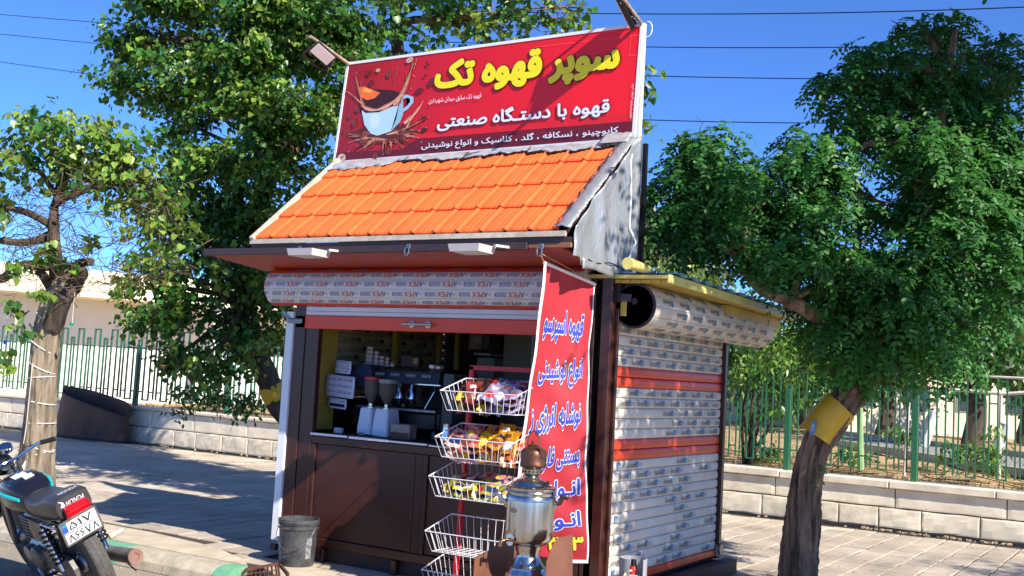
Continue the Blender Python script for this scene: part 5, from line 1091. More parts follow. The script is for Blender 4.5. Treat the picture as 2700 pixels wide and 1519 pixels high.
def wheel(x, nm):
    wv_ = obj('wheel', B().lathe([(.268, -.03), (.283, -.048), (.302, -.047), (.317, -.03), (.32, 0), (.317, .03), (.302, .047), (.283, .048), (.268, .03)], (x, 0, .32), 40, axis=(0, 1, 0)), m_tyre, bike, smooth=True, label=nm)
    tr_ = B()
    for k in range(44):
        a = 2*math.pi*k/44
        for j in (-1, 0, 1):
            a2 = a+(.07 if j == 0 else 0); rr2 = .3185-.006*abs(j); c = Vector((x+rr2*math.cos(a2), j*.028, .32+rr2*math.sin(a2))); t = Vector((-math.sin(a2), 0, math.cos(a2))); rdl = Vector((math.cos(a2), j*.35, math.sin(a2))).normalized()
            tr_.obox(c-t*.016, c+t*.016, .022, .009, up=tuple(rdl))
    o = obj('tread', tr_, m_tyre, wv_); o['kind'] = 'stuff'
    obj('rim', B().lathe([(.268, -.024), (.254, -.018), (.25, 0), (.254, .018), (.268, .024), (.262, 0)], (x, 0, .32), 40, axis=(0, 1, 0)), m_chr, wv_, smooth=True)
    obj('hub', B().lathe([(.02, -.075), (.062, -.05), (.07, -.03), (.07, .03), (.062, .05), (.02, .075)], (x, 0, .32), 24, axis=(0, 1, 0)), m_alu, wv_, smooth=True)
    sp_ = B()
    for k in range(32):
        a = 2*math.pi*k/32; s_ = -1 if k % 2 else 1; a2 = a+(.25 if k % 4 < 2 else -.25); sp_.tube([(x+.062*math.cos(a2), s_*.035, .32+.062*math.sin(a2)), (x+.256*math.cos(a), 0, .32+.256*math.sin(a))], .0022, 4, cap=False)
    o = obj('spokes', sp_, m_galv, wv_); o['kind'] = 'stuff'
wheel(0, 'rear wheel'); wheel(1.22, 'front wheel')
def arc(x, r, a0, a1, w_, m, nm):
    mb = B(); n = 16; mb.grid(lambda u, v: (x+(r-.012*(abs(v-.5)*2)**2)*math.cos(math.radians(a0+(a1-a0)*u)), (v-.5)*w_, .32+(r-.012*(abs(v-.5)*2)**2)*math.sin(math.radians(a0+(a1-a0)*u))), n, 6); return obj(nm, mb, m, bike, smooth=True, solid=.004)
arc(0, .365, 45, 122, .13, m_bblk, 'rear_fender'); arc(1.22, .355, 20, 150, .11, m_bblk, 'front_fender')
# seat
mb = B(); secs = [(-.20, .11, .70, .835), (-.14, .125, .68, .845), (.0, .13, .665, .835), (.14, .13, .655, .80), (.26, .13, .65, .775), (.42, .12, .65, .77), (.52, .10, .66, .765)]
ring_n = 14
for (x, w_, z0, z1) in secs:
    for k in range(ring_n):
        t = 2*math.pi*k/ring_n; c_, s_ = math.cos(t), math.sin(t); pw_ = .45; mb.v.append(MM @ Vector((x, w_*math.copysign(abs(c_)**pw_, c_), (z0+z1)/2+(z1-z0)/2*math.copysign(abs(s_)**.55, s_))))
for i in range(len(secs)-1):
    for k in range(ring_n): mb.f.append((i*ring_n+k, i*ring_n+(k+1) % ring_n, (i+1)*ring_n+(k+1) % ring_n, (i+1)*ring_n+k)); mb.mi.append(0)
mb.f.append(tuple(range(ring_n))); mb.mi.append(0); mb.f.append(tuple((len(secs)-1)*ring_n+k for k in range(ring_n))); mb.mi.append(0)
seat = obj('seat', mb, m_seat, bike, smooth=True)
tb = MB(); R3 = MM.to_3x3()
textfit(tb, 'HONDA', lambda u, v: MM @ Vector((-.2045-.0, .045-.12*u, .775+.03*v)), off=.03, shear=.1); textfit(tb, 'HONDA', lambda u, v: MM @ Vector((-.11-.03*v*0+.03*(1-v)*0-.04*(1-v), .05-.125*u, .850-.0006-.004*(1-v))), off=.03)
tb.add([MM @ Vector(p) for p in ((-.205, .05, .77), (-.205, .085, .78), (-.205, .07, .80), (-.205, .09, .825), (-.205, .06, .81))], [(0, 1, 2, 3, 4)])
obj('lettering', tb, mat('print_white', (230, 230, 232), .5), seat, fixn=False)
obj('seat_piping', B().tube([(-.205, .115, .715), (0, .137, .69), (.26, .137, .675), (.5, .11, .68)], .005, 6), m_black, seat)
# tank
mb = B(); secs = [(.50, .085, .64, .77), (.56, .12, .62, .82), (.68, .145, .61, .855), (.85, .15, .62, .86), (.97, .12, .64, .84), (1.03, .06, .68, .81)]
for (x, w_, z0, z1) in secs:
    for k in range(16):
        t = 2*math.pi*k/16; c_, s_ = math.cos(t), math.sin(t); mb.v.append(MM @ Vector((x, w_*math.copysign(abs(c_)**.6, c_), (z0+z1)/2+(z1-z0)/2*math.copysign(abs(s_)**.7, s_))))
for i in range(5):
    for k in range(16): mb.f.append((i*16+k, i*16+(k+1) % 16, (i+1)*16+(k+1) % 16, (i+1)*16+k)); mb.mi.append(0)
mb.f += [tuple(range(16)), tuple(80+k for k in range(16))]; mb.mi += [0, 0]
tank = obj('fuel_tank', mb, m_bblk, bike, smooth=True)
for s_ in (1, -1): obj('stripe', B().tube([(.55, s_*.115, .75), (.68, s_*.145, .772), (.85, s_*.150, .78), (.97, s_*.122, .77)], [.012, .016, .018, .014], 8), m_turq, tank, smooth=True)
obj('filler_cap', B().lathe([(.028, 0), (.026, .012), (.001, .014)], (.82, 0, .859), 16), m_chr, tank)
m_stk = mat('sticker_white', (226, 226, 228), .5, var=.04)
obj('sticker', B().prism([(.70, .055, .8565), (.80, .055, .8605), (.80, -.035, .8615), (.70, -.035, .8575)], (0, 0, .0025)), m_stk, tank); obj('sticker', B().prism([(.63, .01, .843), (.69, .01, .856), (.69, -.055, .856), (.63, -.055, .843)], (0, 0, .003)), m_stk, tank)
# tail light, plate, indicator
tl = obj('tail_light', B().bbox((-.265, -.078, .685), (-.20, .078, .785), .016), mat('lens_red', (196, 16, 30), .15, var=.04), bike)
for z in (.713, .736, .759): obj('lens_rib', B().box((-.2675, -.07, z), (-.2655, .07, z+.004)), mat('lens_dark', (120, 8, 18), .2), tl)
PM = MM @ Matrix.Translation((-.295, .035, .645)) @ Matrix.Rotation(math.radians(-10), 4, 'Y') @ Matrix.Rotation(math.radians(-4), 4, 'X')
pl = obj('licence_plate', MB(PM).bbox((-.003, -.118, -.078), (.003, .118, .078), .0025), m_stk, bike)
fr_ = MB(PM)
for a, b in (((0, -.118, -.078), (0, .118, -.078)), ((0, .118, -.078), (0, .118, .078)), ((0, .118, .078), (0, -.118, .078)), ((0, -.118, .078), (0, -.118, -.078))): fr_.obox(a, b, .01, .012)
fr_.obox((-.0045, .114, .0), (-.0045, -.114, .0), .002, .004); obj('plate_frame', fr_, m_bgrey, pl)
fb = MB(PM); fb.box((-.0052, .080, .008), (-.0045, .112, .072)); obj('flag', fb, mat('plate_blue', (50, 90, 190), .5), pl); fb = MB(PM); fb.box((-.006, .084, .05), (-.0053, .110, .064)); obj('flag', fb, mat('plate_green', (60, 160, 120), .5), pl)
tb = MB(); textfit(tb, '۵۱۷', lambda u, v: PM @ Vector((-.0075, .068-.15*u, .012+.052*v)), off=.045); textfit(tb, '۸۶۶۷۸', lambda u, v: PM @ Vector((-.0075, .10-.20*u, -.066+.056*v)), off=.045); obj('lettering', tb, mat('plate_ink', (60, 60, 64), .5), pl, fixn=False)
obj('indicator', B().tube([(-.28, -.10, .49), (-.28, -.19, .49)], [.02, .016], 12), mat('indicator', (214, 190, 170), .25), bike, smooth=True)
# shocks, frame, engine, chain case, exhaust
for s_ in (1, -1):
    sh_ = obj('shock_absorber', B().tube([(.03, s_*.15, .33), (.12, s_*.15, .62)], .016, 10), m_chr, bike, smooth=True)
    pts = [(.045+.075*t+.0*math.cos(t), s_*.125, .37+.25*t) for t in (0,)]
    coil = [Vector((.045+.078*t, s_*.15, .38+.245*t))+Vector((math.cos(t*2*math.pi*8)*.036, math.sin(t*2*math.pi*8)*.036, 0)) for t in np.linspace(0, 1, 110)]; obj('spring', B().tube(coil, .0075, 6), m_black, sh_, smooth=True)
obj('frame', B().tube([(-.18, .10, .66), (.5, .10, .64), (.95, .04, .72), (1.02, 0, .80)], .014, 8).tube([(-.18, -.10, .66), (.5, -.10, .64), (.95, -.04, .72)], .014, 8).tube([(.98, 0, .70), (.86, 0, .32), (.4, 0, .25), (.36, 0, .62)], .018, 8), m_bblk, bike, smooth=True)
obj('grab_rail', B().tube([(.12, .15, .655), (-.05, .155, .66), (-.16, .145, .66)], .008, 8), m_chr, bike, smooth=True)
obj('engine', B().bbox((.46, -.10, .24), (.84, .10, .40), .03).bbox((.62, -.075, .401), (.80, .075, .60), .02), m_alu, bike)
fn_ = B()
for k in range(7): fn_.box((.60, -.095, .42+k*.026), (.82, .095, .428+k*.026))
o = obj('cooling_fins', fn_, m_alu, bike)
obj('engine_cover', B().lathe([(.085, 0), (.085, .05), (.07, .065), (.001, .068)], (.56, .10, .32), 26, axis=(0, 1, 0)), m_bgrey, bike, smooth=True)
obj('engine_cover', B().lathe([(.075, 0), (.075, .05), (.06, .06), (.001, .062)], (.74, .10, .31), 26, axis=(0, 1, 0)), m_alu, bike, smooth=True)
cc = [(-.10, .09, .345), (-.06, .09, .40), (.06, .09, .405), (.46, .09, .385), (.46, .09, .27), (.06, .09, .245), (-.06, .09, .25), (-.10, .09, .29)]
obj('chain_case', B().prism(cc, (0, .035, 0)), m_bgrey, bike)
obj('side_cover', B().prism([(.20, .115, .50), (.44, .12, .48), (.48, .12, .56), (.42, .12, .64), (.22, .115, .63)], (0, .02, 0)), m_bgrey, bike); sb = B()
for k in range(8):
    a = k*math.pi/4; sb.add([(.12, .158, .50), (.12+.05*math.cos(a-.28), .158, .50+.05*math.sin(a-.28)), (.12+.06*math.cos(a), .158, .50+.06*math.sin(a)), (.12+.05*math.cos(a+.28), .158, .50+.05*math.sin(a+.28))], [(0, 1, 2, 3)])
md = obj('shock_badge', B().prism([(.06, .142, .44), (.17, .142, .43), (.20, .142, .50), (.17, .142, .57), (.08, .142, .56)], (0, .012, 0)), m_black, bike); o = obj('flower_sticker', sb, m_stk, md); o['kind'] = 'stuff'
ex_ = obj('exhaust', B().tube([(.86, -.10, .42), (.88, -.12, .28), (.7, -.17, .20), (.4, -.19, .20), (.32, -.195, .218)], [.02, .02, .022, .022, .03], 12).tube([(.34, -.195, .22), (.28, -.20, .226), (-.22, -.215, .272), (-.24, -.215, .274)], [.03, .048, .05, .05], 20), mat('muffler', (150, 138, 128), .5, metal=.5, var=.3, scale=8), bike, smooth=True)
d_ = Vector((-.58, -.003, .064)).normalized(); obj('exhaust_tip', B().lathe([(.052, 0), (.05, .008), (.024, .006), (.021, -.03), (.001, -.03)], (-.242, -.215, .2745), 22, axis=tuple(d_)), mat('rust_pink', (140, 104, 92), .7, var=.15, scale=20), ex_)
obj('stay', B().tube([(-.05, -.2, .22), (-.20, -.2, .17)], .006, 6), m_chr, ex_)
obj('foot_peg', B().tube([(.36, .10, .24), (.36, .24, .24)], .012, 8), m_black, bike); obj('side_stand', B().tube([(.5, .10, .22), (.46, .25, .10-.09)], .010, 8), m_chr, bike)
obj('gear_lever', B().tube([(.62, .15, .28), (.52, .17, .20), (.42, .17, .18)], .008, 8), m_chr, bike)
for s_ in (1, -1): obj('fork', B().tube([(1.22, s_*.085, .30), (1.13, s_*.085, .55), (1.02, s_*.085, .90)], [.024, .022, .016], 12), m_alu, bike, smooth=True)
hb = obj('handlebar', B().tube([(.84, -.33, .97), (.90, -.22, .98), (.99, -.10, .93), (1.02, 0, .92), (.99, .10, .93), (.90, .22, .98), (.84, .33, .97)], .011, 8), m_chr, bike, smooth=True)
for s_ in (1, -1):
    obj('grip', B().tube([(.84, s_*.33, .97), (.89, s_*.24, .978)], .017, 10), m_black, hb, smooth=True); obj('lever', B().tube([(.92, s_*.21, .97), (.95, s_*.32, .95)], .005, 6), m_chr, hb)
    obj('cable', B().tube([(.92, s_*.20, .98), (1.06, s_*.16, .96), (1.10, s_*.06, .85), (1.02, s_*.04, .7)], .004, 5), m_black, hb)
obj('headlamp', B().lathe([(.04, -.10), (.075, -.06), (.085, 0), (.08, .01), (.001, .02)], (1.14, 0, .90), 24, axis=(1, 0, -.05)), m_bblk, bike, smooth=True)
obj('instruments', B().lathe([(.045, 0), (.05, .03), (.045, .045), (.001, .047)], (1.06, .05, .99), 18, axis=(-.4, 0, 1)).lathe([(.045, 0), (.05, .03), (.045, .045), (.001, .047)], (1.06, -.05, .99), 18, axis=(-.4, 0, 1)), m_chr, bike, smooth=True)
for z, px_, py_ in ((0, 760, 1480),): pass
# pebbles on the road verge and pavement litter
gb = MB()
for k in range(420):
    x = rnd.uniform(-8.5, -3.6); y = rnd.uniform(4.9, 5.79); s_ = rnd.uniform(.003, .012); gb.box((x, y, -.13), (x+s_, y+s_*.8, -.13+s_*.6), jit=.002)
o = obj('gravel', gb, MATS['rubble']); o['kind'] = 'stuff'
lt = MB()
for k in range(900):
    x = rnd.uniform(-16, 0); y = rnd.uniform(6.7, 12.9); a = rnd.uniform(0, 6); s_ = rnd.uniform(.008, .022)
    if -6.3 < x < -3 and y < 8.9: continue
    lt.add([(x, y, .003), (x+s_*math.cos(a), y+s_*math.sin(a), .006), (x+s_*1.5*math.cos(a+.4), y+s_*1.5*math.sin(a+.4), .004), (x+s_*math.cos(a+.9), y+s_*math.sin(a+.9), .008)], [(0, 1, 2, 3)])
o = obj('leaf_litter', lt, mat('dry_leaf', (140, 120, 70), .8, var=.3)); o['kind'] = 'stuff'
# ================================================================ TREES
def leafmat(name, rgb, rgb2, isl=.3, tr=.32, rough=.42):
    return mat(name, rgb, rough, var=.1, scale=1.5, rgb2=rgb2, trans=tr, island=isl, spec=.45)
m_lf = leafmat('leaf_green', (62, 112, 42), (48, 92, 34), .42, .34, .36); m_lf2 = leafmat('leaf_bright', (128, 156, 62), (92, 130, 48), .4, .34, .38); m_rob = leafmat('leaf_robinia', (62, 124, 52), (46, 100, 42), .38, .36, .48); m_far = leafmat('leaf_far', (70, 92, 52), (50, 72, 40)); m_dryl = leafmat('leaf_dead', (150, 118, 76), (110, 84, 54)); m_yg = leafmat('leaf_yellowgreen', (112, 150, 52), (84, 122, 42))
def barkmat(name, a, b_, sc=10):
    return mat(name, a, .9, var=.3, scale=sc, rgb2=b_, stretch=(1, 1, .16), bump=.02, bscale=22)
m_bark = barkmat('bark_grey', (150, 136, 116), (84, 72, 60), 14); m_barkd = barkmat('bark_dark', (92, 76, 62), (50, 40, 34)); m_barkr = barkmat('bark_robinia', (150, 122, 98), (58, 44, 36), 14)
HEART = (np.array([[0, 0, 0], [-.34, -.06, .02], [-.5, .26, .09], [-.30, .66, .05], [0, 1, -.06], [.30, .66, .05], [.5, .26, .09], [.34, -.06, .02], [0, .45, -.05]]), [(0, 8, 2, 1), (8, 4, 3, 2), (0, 7, 6, 8), (8, 6, 5, 4)])
OVAL = (np.array([[0, 0, 0], [-.24, .3, .04], [-.2, .75, .04], [0, 1, 0], [.2, .75, .04], [.24, .3, .04]]), [(0, 3, 2, 1), (0, 5, 4, 3)])
LANCE = (np.array([[0, 0, 0], [-.16, .4, .03], [0, 1, -.05], [.16, .4, .03]]), [(0, 3, 2, 1)])
def norm(a): return a/np.maximum(1e-9, np.linalg.norm(a, axis=1, keepdims=True))
KBOX = ((-6.45, 5.45, 0), (-2.75, 9.6, 2.3)); KBOX2 = ((-6.6, 5.8, 2.2), (-3.2, 7.05, 4.1))
def leaves(name, P, D, Nn, S, tmpl, ms, parent, idx=None, box=True):
    D = norm(D); X = norm(np.cross(D, Nn)); Z = np.cross(X, D)
    if box:
        k = np.ones(len(P), bool)
        for lo, hi in (KBOX, KBOX2): k &= ~np.all((P > np.array(lo)-.03) & (P < np.array(hi)+.03), axis=1)
        P, D, X, Z, S = P[k], D[k], X[k], Z[k], S[k]; idx = idx[k] if idx is not None else None
    T_, Fc = tmpl; nv = len(T_); n = len(P); off = np.array(wpos(parent)) if parent else np.zeros(3)
    V = (P[:, None, :]+S[:, None, None]*(T_[None, :, 0:1]*X[:, None, :]+T_[None, :, 1:2]*D[:, None, :]+T_[None, :, 2:3]*Z[:, None, :])).reshape(-1, 3)-off
    me = bpy.data.meshes.new(name); nf = len(Fc); F4 = np.array(Fc)
    me.vertices.add(n*nv); me.vertices.foreach_set('co', V.astype(np.float32).ravel())
    L = (F4[None]+np.arange(n)[:, None, None]*nv).reshape(-1); me.loops.add(len(L)); me.loops.foreach_set('vertex_index', L.astype(np.int32))
    me.polygons.add(n*nf); me.polygons.foreach_set('loop_start', (np.arange(n*nf)*4).astype(np.int32)); me.polygons.foreach_set('loop_total', np.full(n*nf, 4, np.int32))
    for m in ms: me.materials.append(m)
    if idx is not None: me.polygons.foreach_set('material_index', np.repeat(idx, nf).astype(np.int32))
    me.update(calc_edges=True); o = bpy.data.objects.new(name, me); COL.objects.link(o)
    if parent: o.parent = parent
    return o
def blob(px, py, rx, ry, D, dd=None):
    """an ellipsoid seen at (px,py) with radii in photo pixels, D metres ahead, dd = half depth in metres"""
    s = D/FPX; c = np.array(ond(px, py, D)); return c, np.array([rx*s, (dd if dd else (rx+ry)*.5*s), ry*s])
def scatter(blobs, dens, hollow=.35, gap=.0, seed=1, gs=1.6):
    """spray centres through the blobs: more near their surfaces, thinned by slow noise so gaps remain"""
    r = np.random.default_rng(seed); Ps = []; Cs = []
    A = r.normal(0, 1, (8, 3))*gs*1.6; ph = r.uniform(0, 6.28, 8)
    for c, R_ in blobs:
        n = max(3, int(dens*4.19*R_[0]*R_[1]*R_[2])); d = norm(r.normal(0, 1, (n, 3))); rad = (hollow+(1-hollow)*r.random(n)**.6)
        rad = rad*(1+.16*np.sin(d@A[0]*2+ph[0])+.10*np.sin(d@A[1]*4+ph[1]))
        q = d*rad[:, None]; fw = np.array([_F[0], _F[1], 0]); fw = fw/np.linalg.norm(fw); rt = np.array([_R0[0], _R0[1], 0])
        P = c+q[:, 0:1]*R_[0]*rt+q[:, 1:2]*R_[1]*fw+q[:, 2:3]*R_[2]*np.array([0, 0, 1.]); g = sum(np.sin(P@A[k]+ph[k]) for k in range(8))/8**.5
        keep = g > (gap*2-1.2); Ps.append(P[keep]); Cs.append(np.repeat(c[None], keep.sum(), 0))
    return np.concatenate(Ps), np.concatenate(Cs)
def foliage(name, parent, blobs, dens, size, per=11, spread=.13, ms=(m_lf,), gap=.0, seed=1, tmpl=HEART, hollow=.4, twigs=True, bright=.25, twm=None, droop=.75):
    P, C_ = scatter(blobs, dens, hollow, gap, seed); r = np.random.default_rng(seed+50); n = len(P)
    out = norm(P-C_+r.normal(0, .15, P.shape)); ax = norm(out+np.array([0, 0, -.1])+r.normal(0, .5, P.shape))
    k = per; t = np.tile(np.linspace(-1, 1, k), (n, 1))+r.normal(0, .1, (n, k)); side = np.where(np.arange(k) % 2 == 0, 1, -1)[None, :]
    lat = norm(np.cross(ax, np.array([0, 0, 1.])+r.normal(0, .2, P.shape)))
    LP = P[:, None]+ax[:, None]*(t*spread)[..., None]+lat[:, None]*(side*spread*.25)[..., None]+np.stack([0*t, 0*t, -(t**2)*spread*.35], -1)+r.normal(0, spread*.16, (n, k, 3))
    LD = lat[:, None]*side[..., None]*.6+ax[:, None]*.45+np.array([0, 0, -droop])+r.normal(0, .35, (n, k, 3)); LN = out[:, None]*.8+np.array([0, 0, .8])+r.normal(0, .6, (n, k, 3))
    LP, LD, LN = [a.reshape(-1, 3) for a in (LP, LD, LN)]; S = size*r.uniform(.45, 1.3, len(LP))
    sp_b = (r.random(n) < bright); idx = np.repeat(sp_b, k).astype(int) if len(ms) > 1 else np.zeros(len(LP), int)
    if len(ms) > 2: idx[r.random(len(idx)) < .012] = 2
    o = leaves(name, LP, LD, LN, S, tmpl, list(ms), parent, idx)
    if twigs:
        sel = r.random(n) < .5; a = P[sel]; b_ = P[sel]+(C_[sel]-P[sel])*r.uniform(.25, .6, (sel.sum(), 1))+r.normal(0, .05, (sel.sum(), 3)); tw_tree(parent, a-0, b_, .0045, twm or m_barkd)
    return o
def tw_tree(parent, a, b, rad, m, name='twigs'):
    """three-sided twigs from a (thin) to b (thicker) in one mesh"""
    n = len(a); d = norm(b-a); u = norm(np.cross(d, np.array([.3, .2, 1.]))); v = np.cross(d, u); mid = (a+b)/2+np.random.default_rng(3).normal(0, .03, a.shape)
    ring = lambda p, r_: np.stack([p+(u*math.cos(t)+v*math.sin(t))*r_ for t in (0, 2.1, 4.2)], 1)
    V = np.concatenate([ring(a, rad*.4), ring(mid, rad*.8), ring(b, rad*1.3)], 1).reshape(-1, 3)
    F4 = np.array([(i, (i+1) % 3, 3+(i+1) % 3, 3+i) for i in range(3)]+[(3+i, 3+(i+1) % 3, 6+(i+1) % 3, 6+i) for i in range(3)])
    k = np.ones(n, bool)
    for lo, hi in (KBOX, KBOX2): k &= ~(np.all((a > np.array(lo)-.05) & (a < np.array(hi)+.05), axis=1) | np.all((mid > np.array(lo)-.05) & (mid < np.array(hi)+.05), axis=1) | np.all((b > np.array(lo)-.05) & (b < np.array(hi)+.05), axis=1))
    V = V.reshape(n, 9, 3)[k].reshape(-1, 3); n = int(k.sum()); off = np.array(wpos(parent))
    me = bpy.data.meshes.new(name); me.vertices.add(n*9); me.vertices.foreach_set('co', (V-off).astype(np.float32).ravel()); L = (F4[None]+np.arange(n)[:, None, None]*9).reshape(-1); me.loops.add(len(L)); me.loops.foreach_set('vertex_index', L.astype(np.int32))
    me.polygons.add(n*6); me.polygons.foreach_set('loop_start', (np.arange(n*6)*4).astype(np.int32)); me.polygons.foreach_set('loop_total', np.full(n*6, 4, np.int32)); me.materials.append(m); me.update(calc_edges=True)
    o = bpy.data.objects.new(name, me); COL.objects.link(o); o.parent = parent; o['kind'] = 'stuff'; return o
def trunk(name, pts, rads, m, parent, n=26, ridges=9, amp=.08, sub=7, twist=.6, seed=0):
    """a ridged trunk along a smoothed path"""
    P = [Vector(p) for p in pts]; k = len(P); Q = []; Rr = []
    for i in range(k-1):
        p0 = P[max(i-1, 0)]; p1 = P[i]; p2 = P[i+1]; p3 = P[min(i+2, k-1)]
        for s_ in range(sub):
            t = s_/sub; Q.append(.5*((2*p1)+(p2-p0)*t+(2*p0-5*p1+4*p2-p3)*t*t+(3*p1-p0-3*p2+p3)*t**3)); Rr.append(rads[i]*(1-t)+rads[i+1]*t)
    Q.append(P[-1]); Rr.append(rads[-1]); vs = []; prev = None; r_ = random.Random(seed); phs = [r_.uniform(0, 6.28) for _ in range(4)]
    for i, p in enumerate(Q):
        d = (Q[min(i+1, len(Q)-1)]-Q[max(i-1, 0)]).normalized(); u = (prev-d*prev.dot(d)).normalized() if prev else d.cross(Vector((0, 1, 0))).normalized(); prev = u; w_ = d.cross(u); L_ = i/sub
        for j in range(n):
            a = 2*math.pi*j/n; rg = abs(math.sin((a*ridges+L_*twist*3+phs[0]+.8*math.sin(L_*2.3+a*2))/2)); rr = Rr[i]*(1+amp*(rg-.5)*2+amp*.6*math.sin(a*3+phs[1]+L_)+amp*.4*math.sin(a*17+L_*5)+r_.uniform(-amp, amp)*.35)
            vs.append(p+(u*math.cos(a)+w_*math.sin(a))*rr)
    mb = MB(); mb.add(vs, [(i*n+j, i*n+(j+1) % n, (i+1)*n+(j+1) % n, (i+1)*n+j) for i in range(len(Q)-1) for j in range(n)]+[tuple(reversed(range(n))), tuple((len(Q)-1)*n+j for j in range(n))])
    return obj(name, mb, m, parent, smooth=True)
def limbs(parent, start, blobs, r0, m, seed=0, n=8):
    r_ = random.Random(seed); mb = MB()
    for c, R_ in blobs:
        s_ = Vector(start) if not isinstance(start, list) else min((Vector(x) for x in start), key=lambda q: (q-Vector(c)).length); e = Vector(c)
        mid = s_.lerp(e, .5)+Vector((r_.uniform(-.15, .15), r_.uniform(-.15, .15), r_.uniform(-.05, .2))); mb.tube([s_, s_.lerp(mid, .5)+Vector((0, 0, r_.uniform(-.05, .05))), mid, mid.lerp(e, .5)+Vector((r_.uniform(-.06, .06), 0, r_.uniform(-.06, .06))), e], [r0, r0*.8, r0*.6, r0*.42, r0*.25], 7, noise=.12)
        for q in range(5):
            e2 = e+Vector((r_.uniform(-1, 1)*R_[0], r_.uniform(-1, 1)*R_[1], r_.uniform(-1, 1)*R_[2]))*.75; b_ = mid.lerp(e, r_.uniform(.3, 1)); mb.tube([b_, b_.lerp(e2, .5)+Vector((r_.uniform(-.07, .07), 0, r_.uniform(-.07, .07))), e2], [r0*.3, r0*.2, r0*.08], 5)
    return obj('branches', mb, m, parent, smooth=True)
# ---- right tree (feathery leaves), trunk leaning right with yellow band
TD = 8.28
bR = onz(2105, 1560, 0); rt_ = thing('street_tree', 'feathery-leaved street tree right of the kiosk with a furrowed bent trunk and yellow band', 'tree', tuple(bR))
pR = [bR]+[ond(x, y, TD) for x, y in ((2104, 1519), (2112, 1400), (2122, 1290), (2145, 1190), (2195, 1110), (2238, 1050), (2300, 980), (2380, 880), (2440, 740), (2460, 560), (2470, 380), (2500, 200), (2520, 80))]
trunk('trunk', pR, [.138, .130, .118, .104, .098, .108, .105, .10, .085, .07, .055, .04, .028, .015], m_barkr, rt_, n=64, ridges=11, amp=.14, sub=12, twist=1.1, seed=4)
lim = [ond(x, y, TD+dz) for x, y, dz in ((2330, 950, 0), (2230, 890, -.1), (2150, 830, -.2), (2080, 790, -.25), (2010, 765, -.25), (1960, 700, -.2), (1930, 600, -.1))]
trunk('limb', lim, [.075, .065, .055, .05, .04, .03, .015], m_barkr, rt_, n=20, ridges=6, amp=.1, seed=5)
tb_ = trunk('yellow_band', [ond(x, y, TD) for x, y in ((2150, 1150), (2172, 1118), (2200, 1088), (2216, 1072))], [.134, .136, .137, .136], mat('band_yellow', (214, 168, 34), .5, var=.06, scale=8), rt_, n=40, ridges=3, amp=.02, sub=6, seed=9)
bdg = MB(); c = ond(2143, 1128, TD-.128); uu = Vector(tuple(_R0)); vv_ = Vector((0, 0, 1)).lerp(uu, .18).normalized(); nn_ = -Vector((_F[0], _F[1], 0)).normalized()
uu2 = (uu*.8-nn_*.6).normalized()
def be(r1, r2, o_): return [c+uu2*(r1*math.cos(t))+vv_*(r2*math.sin(t))+nn_*o_ for t in np.linspace(0, 2*math.pi, 20, endpoint=False)]
bdg.prism(be(.030, .062, .012), nn_*-.006); bo = obj('blue_badge', bdg, mat('badge_blue', (30, 120, 190), .4, var=.04), rt_, label='oval blue badge with white marks')
bt = MB(); textfit(bt, '۴۸۰', lambda u, v: c+uu2*(-.02+.04*u)+vv_*(-.03+.06*v)+nn_*.0135, off=.03); obj('lettering', bt, m_stk, bo, fixn=False)
rng2 = np.random.default_rng(11)
def pinnate(name, parent, blobs, dens, seed, ms, gap, L=.17, npair=6, leaf=.048, hollow=.45):
    P, C_ = scatter(blobs, dens, hollow, gap, seed, gs=2.2); r = np.random.default_rng(seed); n = len(P); k0 = 3
    # each spray carries a few long leaves fanning out and drooping
    P = np.repeat(P, k0, 0)+r.normal(0, .035, (n*k0, 3)); C_ = np.repeat(C_, k0, 0); n = len(P); out = norm(P-C_+np.array([0, 0, .02]))
    hz = norm(out*np.array([1, 1, .3])+r.normal(0, .55, (n, 3))); D0 = norm(hz+np.array([0, 0, .25])*r.normal(1, .4, (n, 1)))
    LP = []; LD = []; LN = []; up0 = norm(np.array([0, 0, 1.])+out*.35+r.normal(0, .3, (n, 3)))
    for i in range(npair*2+1):
        t = (i//2+1.2)/(npair+.6) if i < npair*2 else 1.05; s_ = 1 if i % 2 else -1
        pos = P+D0*(L*t)[..., None] if False else P+D0*L*t+np.array([0, 0, -1.])*L*.75*t*t; tang = norm(D0+np.array([0, 0, -1.5])*t)
        lat = norm(np.cross(tang, up0)); d = lat*s_*.95+tang*.35+np.array([0, 0, -.25]) if i < npair*2 else tang
        LP.append(pos); LD.append(d+r.normal(0, .15, (n, 3))); LN.append(np.cross(lat, tang)*1.+r.normal(0, .25, (n, 3)))
    LP, LD, LN = map(np.concatenate, (LP, LD, LN)); LN = np.where((LN[:, 2:3] < 0), -LN, LN); S = leaf*r.uniform(.7, 1.1, len(LP))
    return leaves(name, LP, LD, LN, S, OVAL, list(ms), parent)
